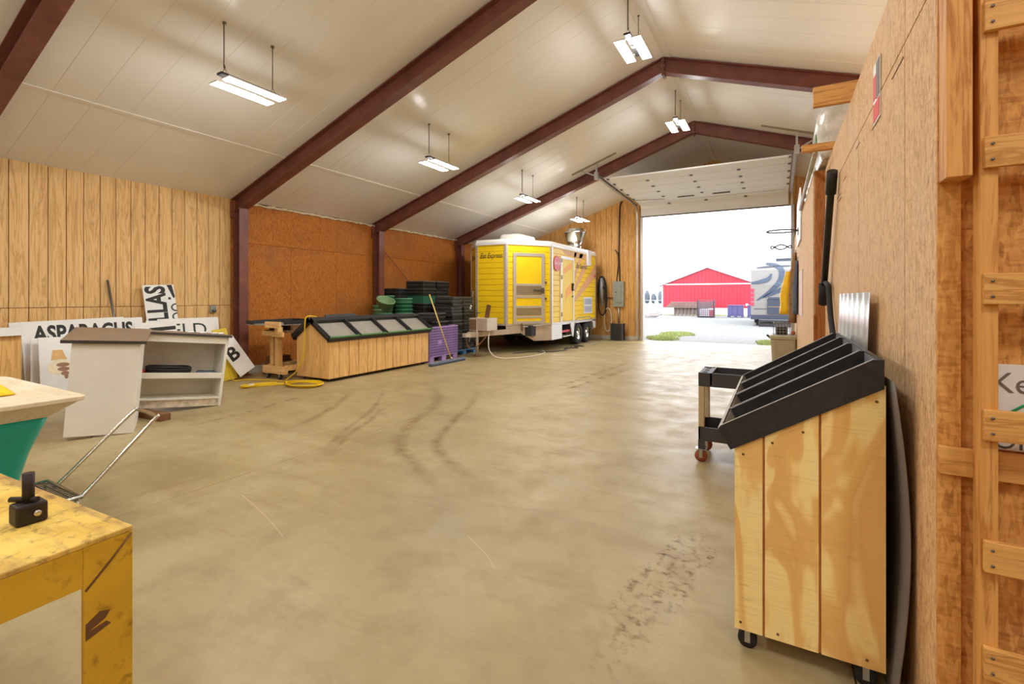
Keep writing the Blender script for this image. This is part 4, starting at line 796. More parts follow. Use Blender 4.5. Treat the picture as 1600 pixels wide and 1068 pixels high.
# ---- purple bulk bin
def lattice(m, O, U, V, w, h, nu, nv, t, dep):
    O = Vector(O); U = Vector(U); V = Vector(V); N_ = U.cross(V)
    for i in range(nu+1): m.bar(O+U*(w*i/nu), O+U*(w*i/nu)+V*h, t, dep, N_)
    for j in range(nv+1): m.bar(O+V*(h*j/nv), O+V*(h*j/nv)+U*w, t, dep, N_)
    return m
M_pur = plain('purple_plastic', sr(158,128,186), .5, 0, .08)
def bulk_bin(t, x0, x1, y0, y1, h, mat, nu=18, nv=11):
    for nm, O, U, w in (('side_wall',(x1,y0,.13),(0,1,0),y1-y0),('side_wall',(x0,y0,.13),(0,1,0),y1-y0),('end_wall',(x0,y0,.13),(1,0,0),x1-x0),('end_wall',(x0,y1,.13),(1,0,0),x1-x0)):
        lattice(MB(), O, U, (0,0,1), w, h-.13, nu, nv, .018, .02).build(nm, mat, t)
    m = MB(); m.tube([(x0,y0,h),(x1,y0,h),(x1,y1,h),(x0,y1,h)], .025, 4, True); m.build('top_rim', mat, t)
    MB().box(x0,x1,y0,y1,.11,.14).build('floor_panel', mat, t)
    for xx in (x0,(x0+x1)/2-.06,x1-.12):
        for yy in (y0,(y0+y1)/2-.08,y1-.16): MB().box(xx,xx+.12,yy,yy+.16,0,.11).build('foot', mat, t)
    MB().box(x1,x1+.012,(y0+y1)/2-.1-.14,(y0+y1)/2-.1,.4,.5).build('label_plate', mat, t)
pb = thing('bulk_bin', 'purple slotted plastic bulk bin beside the gabled display bin', 'bulk bin', (-7.5,9.15,0)); bulk_bin(pb, -8.0, -7.02, 8.62, 9.70, .80, M_pur)
# ---- push broom
br = thing('push_broom', 'push broom with yellow handle leaning on the purple bin', 'broom', (-6.7,8.8,0)); M_brh = plain('broom_handle', sr(222,190,96), .5); 
MB().box(-6.68,-6.56,8.14,9.42,.035,.07).build('broom_head', plain('broom_block', sr(104,116,132), .7), br, bev=.006); MB().box(-6.67,-6.57,8.15,9.41,.0,.036).build('bristles', plain('bristle_grey', sr(70,82,98), .9), br)
MB().tube([(-6.62,8.92,.065),(-6.98,8.56,1.585)], .014, 8).build('handle', M_brh, br); MB().lathe([(.03,0),(.02,.06),(0,.06)], (-6.62,8.92,.068), 10).build('socket', M_chrome, br)
# ---- green tubs, nested stacks
M_gt = plain('green_tub', sr(60,128,92), .5, 0, .1, 3); M_gt2 = plain('olive_tub', sr(126,158,112), .5, 0, .1, 3); M_gt3 = plain('pale_tub', sr(96,158,120), .5, 0, .1, 3)
def tubmesh(mat): return MB().lathe([(.0,.006),(.165,.006),(.17,0),(.175,0),(.215,.27),(.228,.275),(.23,.30),(.215,.30),(.205,.285),(.168,.012),(.0,.012)], (0,0,0), 24).mesh('tub', mat)
tm = [tubmesh(M_gt), tubmesh(M_gt2), tubmesh(M_gt3)]
def tstack(x, y, n, seq, lab, pitch=.093, tilt=False):
    for k in range(n):
        o = inst('tub', tm[seq[k % len(seq)]], None, (x,y,k*pitch)); tag(o, lab, 'tub', 'nested green tubs behind the gabled bin')
        if tilt and k == n-1: o.rotation_euler = (.12,.42,.0); o.location.z += .07; o.location.x += .03; o['label'] = 'pale green tub tilted on top of the left nested stack'
tstack(-8.40,8.52,13,[1,0,1,2],'green tub in the left nested stack under the tilted tub', tilt=True)
tstack(-8.27,9.13,14,[0,2,0,0],'green tub in the nested stack next to the black crates', .092)
tstack(-8.74,8.98,15,[0,0,2],'green tub in the rear nested stack near the chipboard wall', .090)
# ---- black crates
def cratemesh(w, d, h, mat, nu=7, rim=None):
    m = MB(); t = .012
    for s in (-1,1):
        lattice(m, (s*w/2,-d/2,.0), (0,1,0), (0,0,1), d, h, nu, 2, .014, t); lattice(m, (-w/2,s*d/2,.0), (1,0,0), (0,0,1), w, h, nu-2, 2, .014, t)
    for s in (-1,1): m.box(s*(w/2-.008)-.004,s*(w/2-.008)+.004,-d/2+.01,d/2-.01,.0,h-.01); m.box(-w/2+.01,w/2-.01,s*(d/2-.008)-.004,s*(d/2-.008)+.004,.0,h-.01)
    m.box(-w/2,w/2,-d/2,d/2,0,.01); m.box(-w/2-.012,w/2+.012,-d/2-.012,-d/2+.012,h-.018,h); m.box(-w/2-.012,w/2+.012,d/2-.012,d/2+.012,h-.018,h); m.box(w/2-.012,w/2+.012,-d/2,d/2,h-.018,h); m.box(-w/2-.012,-w/2+.012,-d/2,d/2,h-.018,h)
    me = m.mesh('crate', mat); me.materials.append(rim or mat)
    for p in me.polygons:
        zz_ = [me.vertices[i].co.z for i in p.vertices]
        if min(zz_) > h-.02 or (abs(p.normal.z) < .3 and h*.45 < sum(zz_)/len(zz_) < h*.55 and max(zz_)-min(zz_) < .03): p.material_index = 1
    return me
M_ck = plain('crate_black', sr(30,30,30), .5, 0, .3, 6); M_ckr = plain('crate_rim_worn', sr(92,90,86), .6, 0, .3, 9); M_cg = plain('crate_green', sr(50,110,84), .5, 0, .12, 6)
cm_s = cratemesh(.56,.44,.085,M_ck,7,M_ckr); cm_t = cratemesh(.56,.52,.19,M_ck,7,M_ckr); cm_g = cratemesh(.56,.52,.19,M_cg,7)
def cstack(me, x, y, z, n, pitch, lab, grp, rz=0, jit=.02):
    rr = random.Random(int(y*100)); 
    for k in range(n):
        o = inst('crate', me, None, (x+rr.uniform(-jit,jit), y+rr.uniform(-jit,jit), z+k*pitch), (0,0,rz+rr.uniform(-.03,.03))); tag(o, lab, 'crate', grp)
bp = thing('pallet', 'blue plastic pallet under the black crate stacks', 'pallet', (-7.75,10.4,0)); M_bl = plain('blue_pallet', sr(74,140,196), .5, 0, .1)
for k in range(4): MB().box(-8.09+k*.21,-8.09+k*.21+.18,9.86,10.96,.10,.13).build('deck_board', M_bl, bp, bev=.004)
for yy in (9.86,10.34,10.82): MB().box(-8.09,-7.28,yy,yy+.14,.0,.10).build('runner', M_bl, bp, bev=.006)
cstack(cm_s,-7.62,10.14,.132,16,.087,'flat black crate in the front pallet stack next to the purple bin','black crates on the blue pallet')
cstack(cm_s,-7.62,10.66,.132,16,.087,'flat black crate in the front pallet stack nearest the trailer','black crates on the blue pallet')
cstack(cm_t,-8.42,9.98,.0,7,.195,'deep black crate in the rear tower behind the purple bin','black crate towers by the wall')
cstack(cm_t,-8.42,10.56,.0,10,.195,'deep black crate in the tallest tower behind the pallet','black crate towers by the wall')
cstack(cm_g,-8.42,9.98,1.366,1,.195,'green crate in the crate tower behind the purple bin','green crates'); cstack(cm_t,-8.42,9.98,1.56,1,.195,'black crate sitting directly on the green crate','black crate tops'); cstack(cm_t,-8.42,9.98,1.755,1,.195,'topmost black crate of the tower with the green crate','black crate tops')
cstack(cm_t,-8.97,9.62,.0,9,.195,'deep black crate in the corner tower by the steel column','black crate corner tower',)
cm_b = cratemesh(.56,.44,.19,M_ck,7,M_ckr); cstack(cm_b,-7.55,9.42,.142,4,.195,'black crate inside the purple bulk bin','black crates in the purple bin',0,.008); cstack(cm_b,-7.55,8.90,.142,3,.195,'black crate in the near end of the purple bin','black crates in the purple bin',0,.008)
cstack(cm_t,-7.58,9.4,.93,1,.195,'black crate lying askew on top of the purple bin heap','askew crate',.4)
o = MB().box(-8.70,-8.69,9.44,9.6,1.60,1.72).build('paper_label', M_signw); tag(o, 'white paper label on the corner crate tower', 'label')
for k, (yy, zz) in enumerate(((10.72,1.2),(10.66,.32))):
    o = MB().bar((-7.325,yy,zz),(-7.32,yy+.05,zz+.1),.06,.004,(1,0,0)).build('paper_tag', M_signw); tag(o, ['crumpled white paper tag high on the pallet crates','white paper tag low on the pallet crates'][k], 'label')
# ============================================================ RIGHT SIDE
# ---- big display bin on casters
db = thing('display_bin', 'tall wooden display bin with sloped black compartment tray in the right foreground', 'display bin', (.1,3.0,0))
bx0, bx1, by0, by1 = -.165, .36, 2.265, 3.78
zf, zb_ = .87, 1.18
hz2 = lambda x: zf+(zb_-zf)*(x-bx0)/(bx1-bx0)
for y0 in (by0, by1-.016):
    for a, b_ in ((bx0-.003,-.052),(-.052,.148),(.148,bx1+.003)): MB().prism([(a+.0045,.088),(b_-.0045,.088),(b_-.0045,hz2(b_)),(a+.0045,hz2(a))], (0,y0+.016,0), (1,0,0), (0,0,1), .016).build('end_board', M_big, db)
MB().prism([(bx0+.004,.09),(bx1-.004,.09),(bx1-.004,zb_-.01),(bx0+.004,zf-.01)], (0,by0+.013,0), (1,0,0), (0,0,1), .007).build('groove_backing', M_post, db)
n_ = 7
for k in range(n_):
    a = by0+.016+(by1-by0-.032)*k/n_; b_ = by0+.016+(by1-by0-.032)*(k+1)/n_; MB().box(bx0,bx0+.016,a+.002,b_-.002,.088,zf).build('front_board', M_big, db); MB().box(bx1-.016,bx1,a+.002,b_-.002,.088,zb_).build('back_board', M_big, db)
MB().box(bx0+.016,bx1-.016,by0+.016,by1-.016,.088,.105).build('floor_panel', M_big, db)
sc = MB()
for x, z in ((-.14,.12),(.0,.115),(.30,.12),(-.13,.845),(-.02,.91),(.09,.97),(.33,1.12)):
    MB().lathe([(.0055,-.002),(.0055,.001),(0,.001)], (x,by0-.001,z), 8, Matrix.Rotation(PI/2,3,'X')).build('screw', M_dkw, db)
# sloped tray
A = Vector((bx0-.052,0,zf+.0)); d = Vector((bx1-bx0,0,zb_-zf)).normalized(); nn = Vector((-d.z,0,d.x)); Ls = .665
M_trayin = plain('tray_black', sr(44,43,46), .42, 0, .3, 24); M_edge = plain('worn_edge', sr(176,168,158), .6, 0, .2, 20); M_in = plain('tray_lining', sr(132,122,108), .7, 0, .2, 12)
def sb2(s0, s1, ya_, yb2, h0, h1):
    m = MB(); vs = [A+d*q+Vector((0,yy,0))+nn*hh for q in (s0,s1) for yy in (ya_,yb2) for hh in (h0,h1)]; return m.add(vs, [(0,1,3,2),(4,6,7,5),(0,4,5,1),(2,3,7,6),(0,2,6,4),(1,5,7,3)])
tray = sb2(.06,.638,by0-.012,by1+.012,.004,.016).build('tray_base', M_trayin, db)
ty = [by0-.014, 2.60, 3.0, 3.40, by1+.002]
for k, yy in enumerate(ty):
    poly = [(-.178,.860),(.352,1.172),(.352,1.282),(.318,1.280),(-.22,.957),(-.228,.944)] if k in (0,4) else [(-.165,.888),(.335,1.186),(.335,1.28),(.318,1.280),(-.205,.962)]
    p = MB().prism(poly, (0,yy+.014,0), (1,0,0), (0,0,1), .014).build('divider', M_trayin, tray); MB().prism([(-.215,.9605),(.318,1.2815),(.318,1.2832),(-.215,.9622)], (0,yy+.013,0), (1,0,0), (0,0,1), .012).build('worn_edge', M_edge, p)
p = MB().prism([(-.180,.862),(-.168,.868),(-.213,.958),(-.229,.945)], (0,by1+.016,0), (1,0,0), (0,0,1), by1-by0+.03).build('front_rail', M_trayin, tray); MB().prism([(-.229,.9455),(-.2135,.9585),(-.2138,.960),(-.2295,.947)], (0,by1+.014,0), (1,0,0), (0,0,1), by1-by0+.026).build('worn_edge', M_edge, p); MB().prism([(-.166,.874),(-.163,.876),(-.206,.955),(-.209,.953)], (0,by1,0), (1,0,0), (0,0,1), by1-by0).build('front_lining', M_in, tray)
p = MB().box(.337,.353,by0,by1,1.165,1.282).build('back_rail', M_trayin, tray); MB().box(.335,.3368,by0+.002,by1,1.175,1.275).build('back_lining', plain('back_lining_grey', sr(110,116,126), .6), tray)
for xx in (bx0+.05,bx1-.06):
    for yy in (by0+.04,by1-.08): caster(db, xx, yy, .038, hz=.088)
# ---- sheets standing between bin and partition
o = MB().grid(lambda u, v: Vector((.372+.045*math.sin(PI*v)*(1-.4*u)-.0*u, 2.19+u*.78, .005+v*1.20)), 4, 12).build('plastic_sheet', plain('grey_sheet', sr(126,118,112), .5), solid=.004); tag(o, 'bowed grey plastic sheet standing behind the foreground display bin', 'sheet')
def mk_poly():
    N = NT('clear_corrugated', .25, 0, .5); N.col(sr(200,196,192)); N.b.inputs['Alpha'].default_value = .8; return N.m
o = MB().grid(lambda u, v: Vector((.40+.015*math.sin(u*40)*.3-.02*(1-v), 3.02+u*1.36-.10*v, .7+v*.845)), 80, 4).build('corrugated_sheet', mk_poly(), solid=.002); tag(o, 'translucent corrugated sheet leaning on the pale chipboard partition', 'sheet')
# ---- black utility cart
uc = thing('utility_cart', 'black plastic two-shelf utility cart with tan posts behind the display bin', 'cart', (-.3,4.95,0)); M_tanp = plain('tan_post', sr(190,172,136), .5)
ux0, ux1, uy0, uy1 = -.64, .05, 4.66, 5.10
for z0, nm in ((.70,'upper_shelf'),(.20,'lower_shelf')):
    s_ = MB().box(ux0,ux1,uy0,uy1,z0,z0+.015).build(nm, M_darkgrey, uc)
    for a in ((ux0,ux1,uy0,uy0+.015),(ux0,ux1,uy1-.015,uy1),(ux0+(.10 if z0>.5 else 0),ux0+(.115 if z0>.5 else .015),uy0,uy1),(ux1-.015,ux1,uy0,uy1)): MB().box(*a,z0+.015,z0+.125).build('shelf_rim', M_darkgrey, s_)
    if z0 > .5: 
        MB().box(ux0,ux0+.10,uy0+.015,uy1-.015,z0+.095,z0+.12).build('tool_holder', M_darkgrey, s_)
        for k in range(3): MB().box(ux0+.03,ux0+.07,uy0+.06+k*.13,uy0+.12+k*.13,z0+.12,z0+.1215).build('holder_slot', M_rub, s_)
for xx in (ux0,ux1-.05):
    for yy in (uy0,uy1-.05): MB().box(xx,xx+.05,yy,yy+.05,.325,.70).build('post', M_tanp, uc, bev=.006); MB().box(xx-.002,xx+.052,yy-.002,yy+.052,.12,.205).build('foot_socket', M_darkgrey, uc)
M_redw = plain('caster_rust', sr(160,84,60), .5)
for xx in (ux0+.02,ux1-.06):
    for yy in (uy0+.03,uy1-.03): caster(uc, xx, yy, .055, M_redw, .122)
o = local('glove', 'grey work glove hanging over the utility cart edge', 'glove', (-.20,4.625,.55)); MB().loft([[Vector((r*math.cos(a)*1.2+.02*math.sin(z*20),r*.5*math.sin(a),z)) for a in [k*PI/5 for k in range(10)]] for z, r in ((-.12,.02),(-.08,.05),(0,.055),(.08,.045),(.16,.05))], smooth=True).build('glove_shell', plain('glove_grey', sr(150,150,132), .9), o)
# ---- partition fittings
sg2 = thing('warning_sticker', 'curled red and grey paper notice stapled to the pale partition', 'notice', (PX,2.95,2.5)); 
MB().box(PX-.006,PX-.001,2.87,3.04,2.40,2.70).build('paper', M_signw, sg2); MB().box(PX-.008,PX-.006,2.875,2.955,2.51,2.69).build('grey_block', plain('notice_grey', sr(130,122,118), .7), sg2); MB().box(PX-.008,PX-.006,2.955,3.035,2.52,2.64).build('red_block', plain('notice_red', sr(226,70,64), .6), sg2); MB().box(PX-.008,PX-.006,2.875,3.035,2.41,2.50).build('red_block', plain('notice_red', sr(226,70,64), .6), sg2)
pp = thing('black_pipe', 'long black pipe with a hose end leaning on the pale partition', 'pipe', (.4,5.2,1.3))
MB().tube([(.385,4.64,2.52),(.385,4.72,2.42),(.385,4.74,2.40),(.385,5.42,1.60)], [.034,.034,.028,.028], 10).build('tube', M_blackp, pp); MB().tube([(.385,4.62,2.54),(.385,4.75,2.385)], .04, 10).build('coupling', M_blackp, pp); MB().tube([(.385,5.38,1.64),(.385,5.5,1.46)], .045, 10).build('end_cup', M_rub, pp)
MB().tube(catmull([(.39,5.36,1.66),(.40,5.15,1.62),(.40,5.05,1.5),(.40,4.9,1.32),(.40,4.6,1.12),(.40,4.4,.95)],6), .022, 8).build('hose', M_rub, pp)
def plank(lab, x0, x1, y0, y1, z0, z1, tilt): 
    t = local('board', lab, 'board', ((x0+x1)/2,(y0+y1)/2,z0), (0,tilt,0)); MB().box(-(x1-x0)/2,(x1-x0)/2,-(y1-y0)/2,(y1-y0)/2,0,z1-z0).build('timber', M_lumx, t, bev=.003)
plank('wide brown board end jutting out over the partition top, higher one', .225, 1.6, 4.08, 4.13, 2.905, 3.045, -.0)
plank('narrow brown board jutting out over the partition top, lower one', .20, 1.2, 5.30, 5.36, 2.903, 2.97, 0)
M_wrap = NT('clear_wrap', .25, 0, .6); M_wrap.col(M_wrap.mix(M_wrap.mr(M_wrap.noise(M_wrap.co((1,1,1)), 9, 4), .4, .6), sr(232,228,220), sr(206,200,186))); M_wrap.bump(M_wrap.noise(M_wrap.co((1,1,1)), 14, 4), .5, .03); M_wrap = M_wrap.m
M_gprint = plain('green_print', sr(110,150,100), .5)
def bale(lab, x0, x1, y0, y1, z0, z1, seed):
    rr = random.Random(seed); t = thing('wrapped_bale', lab, 'bale', ((x0+x1)/2,(y0+y1)/2,z0)); rings = []
    for k in range(7):
        v = k/6; s = 1-.12*abs(2*v-1)**3; rings.append([Vector(((x0+x1)/2+a*s*(1+rr.uniform(-.04,.04)), (y0+y1)/2+b_*s*(1+rr.uniform(-.03,.03)), z0+(z1-z0)*v)) for a, b_ in rrect(x1-x0, y1-y0, .12, 5)])
    MB().loft(rings, smooth=True).build('wrap', M_wrap, t); MB().box(x0-.004,x0+.02,(y0+y1)/2-.15,(y0+y1)/2+.15,z0+.25*(z1-z0),z0+.6*(z1-z0)).build('green_print', M_gprint, t)
    MB().box((x0+x1)/2-.15,(x0+x1)/2+.15,y0-.004,y0+.03,z0+.3*(z1-z0),z0+.65*(z1-z0)).build('green_print', M_gprint, t)
bale('clear-wrapped bale with green print, upper one on the storage deck', .345, 1.05, 5.55, 6.35, 2.902, 3.40, 1)
bale('clear-wrapped bale behind the upper one on the storage deck', .35, 1.05, 6.45, 7.5, 2.902, 3.36, 2)
bale('clear-wrapped bale third along the storage deck', .35, 1.0, 7.6, 8.6, 2.902, 3.20, 3)
bale('clear-wrapped bale farthest along the storage deck', .37, 1.0, 8.7, 9.6, 2.902, 3.05, 4)
o = MB().tube([(.315,5.42,2.893),(.305,7.0,2.893),(.305,8.7,2.893)], .022, 6).build('metal_strip', M_galv); tag(o, 'thin metal strip along the top edge of the partition under the bales', 'metal strip')
# ---- basketball hoop
hp = thing('basketball_hoop', 'old basketball hoop with white backboard on the partition near the door', 'basketball hoop', (.33,9.6,2.7)); M_orr = plain('rim_worn', sr(74,62,60), .5)
MB().prism([(8.9,2.45),(10.3,2.45),(10.45,2.75),(10.2,3.2),(9.0,3.3),(8.85,2.8)], (.31,0,0), (0,1,0), (0,0,1), .02).build('backboard', M_signw, hp)
MB().tube([(.05+.225*math.cos(a),9.6+.225*math.sin(a),2.68) for a in [k*2*PI/28 for k in range(28)]], .013, 6, True).build('rim', M_orr, hp); m = MB(); m.bar((.27,9.55,2.68),(.315,9.55,2.68),.02,.02); m.bar((.27,9.65,2.68),(.315,9.65,2.68),.02,.02); m.box(.30,.312,9.5,9.7,2.6,2.72); m.build('bracket', M_orr, hp)
net = [(.05+.19*math.cos(a),9.6+.19*math.sin(a)) for a in [k*2*PI/10 for k in range(10)]]
for k in range(10): MB().tube(catmull([(.05+.225*math.cos(k*PI/5),9.6+.225*math.sin(k*PI/5),2.672),(net[k][0],net[k][1],2.55),(.05+.16*math.cos(k*PI/5+.3),9.6+.16*math.sin(k*PI/5+.3),2.40+.03*(k%2))],4), .004, 5).build('net_strand', M_grey, hp)
MB().tube([(.05+.16*math.cos(a),9.6+.16*math.sin(a),2.40+.03*math.sin(3*a)) for a in [k*2*PI/20 for k in range(20)]], .012, 5, True).build('net_edge', M_cableb, hp)
# ---- hanging clothes
def coat(name, lab, y, x0, x1, z0, z1, mat, seed, wy=.3):
    rr = random.Random(seed); t = thing(name, lab, 'coat', ((x0+x1)/2,y,z0)); rings = []; cx = (x0+x1)/2
    for k in range(11):
        v = k/10; w = (x1-x0)/2*(1.0-.55*max(0,v-.55)/.45)*(1+rr.uniform(-.08,.08)); sh = (x1-cx)*.55*max(0,v-.4)/.6
        rings.append([Vector((min(cx+sh+w*math.cos(a)*(1+.10*math.sin(5*a+k*.3)),x1), y+wy/2*(1-.4*max(0,v-.6))*math.sin(a)*(1+.1*math.sin(4*a)), z0+(z1-z0)*v)) for a in [j*2*PI/20 for j in range(20)]])
    MB().loft(rings, smooth=True).build('garment', mat, t)
    MB().tube([(x1-.02,y,z1-.03),(x1-.01,y,z1+.05),(.34,y,z1+.05)], .006, 6).build('hook', M_hinge, t); return t
coat('raincoat', 'yellow raincoat hanging on the partition near the door', 12.0, .04, .25, 1.15, 2.08, plain('rain_yellow', sr(250,196,10), .5), 2)
coat('work_coat', 'brown work coat hanging next to the yellow raincoat', 11.2, .19, .33, 1.0, 2.42, plain('coat_brown', sr(140,104,66), .9, 0, .3, 10), 3)
coat('work_coat', 'slate blue work coat hanging next to the brown one', 10.3, .24, .33, 1.2, 2.2, plain('coat_blue', sr(86,98,116), .9, 0, .2), 4)
o = MB().box(.325,.333,8.5,9.7,1.22,1.95).build('wall_notice', plain('notice_pink', sr(232,206,200), .7)); tag(o, 'pale pink paper notice on the partition beside the coats', 'notice')
# ---- tote with wire basket
tt = thing('storage_tote', 'tan plastic storage tote standing at the foot of the partition', 'tote', (.1,11.4,0)); M_tote = plain('tote_tan', sr(176,166,138), .5)
MB().loft([[Vector((.1+a*s,11.4+b_*s,z)) for a, b_ in rrect(.46,.62,.06,4)] for z, s in ((.0,.86),(.3,.92),(.66,1.0))], smooth=False).build('tub', M_tote, tt); MB().loft([[Vector((.1+a*s,11.4+b_*s,z)) for a, b_ in rrect(.46,.62,.06,4)] for z, s in ((.66,1.0),(.665,1.08),(.72,1.08),(.74,1.0))]).build('lid', M_tote, tt); MB().tube([(-.15,11.2,.68),(-.2,11.25,.72),(-.2,11.5,.72),(-.15,11.6,.68)], .012, 6).build('handle', M_blackp, tt)
wb = thing('wire_basket', 'clear wire basket holding a dark box on the tan tote', 'basket', (.06,11.4,.742)); m = MB()
for y0 in (11.2,11.6): lattice(m, (-.08,y0,.745), (1,0,0), (0,0,1), .3, .24, 5, 4, .006, .006)
for x0 in (-.08,.22): lattice(m, (x0,11.2,.745), (0,1,0), (0,0,1), .4, .24, 5, 4, .006, .006)
m.build('wire_cage', M_galv, wb); MB().box(-.04,.18,11.26,11.55,.746,.90).build('dark_box', M_dark, wb, bev=.02)
o = MB().lathe([(0,0),(.06,.01),(.075,.04),(.05,.075),(0,.085)], (.275,11.3,.743), 12, Matrix.Diagonal((.6,1.3,1))).build('orange_bundle', plain('orange_red', sr(200,110,80), .8)); tag(o, 'small orange-red bundle beside the wire basket on the tote', 'bundle')
# ---- wooden ladder, boards and paper on the storage room front
ld = thing('wooden_ladder', 'home-made wooden ladder standing against the amber chipboard wall', 'ladder', (.75,1.9,0))
for xx in (.512,.93): MB().box(xx,xx+.038,1.86,1.923,.0,3.2).build('rail', M_lumz, ld, bev=.002)
for z in (.43,.735,1.11,1.50,1.89,2.28,2.67): MB().box(.516,.968,1.84,1.86,z,z+.088).build('rung', M_lumx, ld, bev=.002); 
for z in (.43,.735,1.11,1.50,1.89,2.28): 
    for q in (.022,.066): MB().lathe([(.004,-.001),(.004,.002),(0,.002)], (.532,1.8385,z+q), 8, Matrix.Rotation(PI/2,3,'X')).build('nail', M_hinge, ld)
o = MB().box(PX+.002,PX+.06,1.86,1.943,1.875,2.95).build('lumber_post', M_lumz, bev=.003); tag(o, 'short vertical wooden stud fixed at the partition corner beside the ladder', 'stud')
o = MB().box(PX+.0,1.2,1.925,1.9435,.975,1.06).build('cleat_board', M_lumx, bev=.002); tag(o, 'horizontal cleat board on the amber chipboard wall behind the ladder', 'board')
pn = thing('paper_notice', 'white paper with hand-drawn letters behind the ladder', 'notice', (.7,1.94,1.06)); MB().box(.555,.90,1.953,1.957,1.064,1.32).build('paper', M_signw, pn)
M_pen = plain('pencil', sr(120,112,104), .8); text('lettering', 'Ken', M_pen, (.565,1.9525,1.235), (1,0,0), (0,0,1), None, pn, width=.12, height=.06, dep=.001); text('lettering', 'ON', plain('pencil_dark', sr(96,92,90), .8), (.565,1.9525,1.068), (1,0,0), (0,0,1), None, pn, width=.1, height=.05, dep=.001)
MB().tube([(.60,1.952,1.175),(.63,1.952,1.20),(.70,1.952,1.205)], .004, 5).build('green_stroke', plain('pen_green', sr(40,170,110), .7), pn)
# ============================================================ OUTSIDE
def mk_gravel():
    N = NT('gravel', .9, 0, .2); v = N.co((1,1,1), False); f = N.noise(v, .25, 5); g = N.noise(v, 9, 6, .7); p = N.noise(N.co((.25,1,1), False), .9, 4)
    c = N.ramp(g, [(.3, sr(112,111,110)), (.7, sr(136,135,134))]); c = N.mix(N.mr(p, .6, .75, 0, .5), c, sr(84,82,82)); N.col(c); return N.m
o = MB().box(-150,150,YE+.25,260,-.4,-.06).build('ground_outside', mk_gravel()); tag(o, 'pale gravel yard outside the overhead door', 'gravel yard', kind='structure')
M_grass = plain('grass', sr(162,174,112), .9, 0, .3, 12)
def grass(lab, cx, cy, rx, ry, n, seed):
    rr = random.Random(seed); t = MB()
    for k in range(n):
        a = rr.uniform(0,2*PI); r = math.sqrt(rr.random()); x = cx+rx*r*math.cos(a); y = cy+ry*r*math.sin(a); 
        if math.sin(x*3.1+seed)+math.sin(y*1.7+x)+rr.uniform(-1.2,1.2) < -.3+r*.9: continue
        h_ = rr.uniform(.03,.09); w = rr.uniform(.008,.018); b_ = rr.uniform(0,PI); dx, dy = w*math.cos(b_), w*math.sin(b_); lx, ly = rr.uniform(-.04,.04), rr.uniform(-.04,.04)
        t.add([(x-dx,y-dy,-.062),(x+dx,y+dy,-.062),(x+lx,y+ly,-.06+h_)], [(0,1,2)])
    o = t.build('grass', M_grass); tag(o, lab, 'grass', kind='stuff')
grass('green grass strip left of the door threshold outside', -3.75, 19.9, .85, 2.3, 14000, 1); grass('green grass clump right of the threshold near the tote', -.35, 18.2, .42, 1.1, 5000, 2); grass('green grass along the barn foundation', -6, 44.6, 4, 1.0, 6000, 3)
# ---- red barn
M_red = plain('barn_red', sr(190,36,56), .45, 0, .05, .6); M_fnd = plain('foundation_white', sr(226,226,226), .8)
bn = thing('red_barn', 'red metal-clad barn with shallow gable roof across the yard', 'barn', (-5.56,46.2,-.06))
bxa, bxb, byy, ez, pz, pxm = -9.55, -1.5, 46.2, 2.62, 4.15, -5.56
zr = lambda x: pz-(pz-ez)*abs(x-pxm)/(pxm-bxa)
xx = bxa
while xx < bxb-.01:
    x1 = min(xx+.32, bxb); a, b_ = xx+.008, x1-.008
    MB().prism([(a,.55),(b_,.55),(b_,2.66),(a,2.66)], (0,byy,0), (1,0,0), (0,0,1), .03).build('cladding_panel', M_red, bn)
    if min(zr(a), zr(b_)) > 2.8: MB().prism([(a,2.76),(b_,2.76),(b_,zr(b_))]+([(pxm,pz)] if a < pxm < b_ else [])+[(a,zr(a))], (0,byy,0), (1,0,0), (0,0,1), .03).build('gable_panel', M_red, bn)
    xx = x1
MB().prism([(bxa,.5),(bxb,.5),(bxb,zr(bxb)-.05),(pxm,pz-.05),(bxa,ez-.05)], (0,byy+.2,0), (1,0,0), (0,0,1), .18).build('wall_core', M_red, bn)
MB().box(bxa-.03,bxb,byy-.05,byy,2.66,2.76).build('white_band', M_signw, bn); MB().box(bxa-.05,bxb,byy-.02,byy+.3,-.06,.55).build('foundation', M_fnd, bn); MB().box(bxa-.06,bxa+.06,byy-.04,byy+.02,.5,2.66).build('corner_trim', M_signw, bn)
M_rf = plain('barn_roof', sr(150,96,110), .5)
for s, xe in ((-1,bxa-.3),(1,bxb+.3)): MB().bar((pxm,byy+4.6,pz+.04),(xe,byy+4.6,zr(xe)+.04),9.6,.06,(0,0,1)).build('roof_slope', M_rf, bn)
MB().box(bxa,bxa+.1,byy+.2,byy+9,-.06,ez).build('side_wall', M_red, bn); MB().box(bxb-.1,bxb,byy+.2,byy+9,-.06,ez-.1).build('side_wall', M_red, bn); MB().lathe([(0,-.02),(.12,0),(.12,.06)], (-2.35,byy-.02,.85), 12, Matrix.Rotation(PI/2,3,'X')).build('yard_lamp', M_signw, bn)
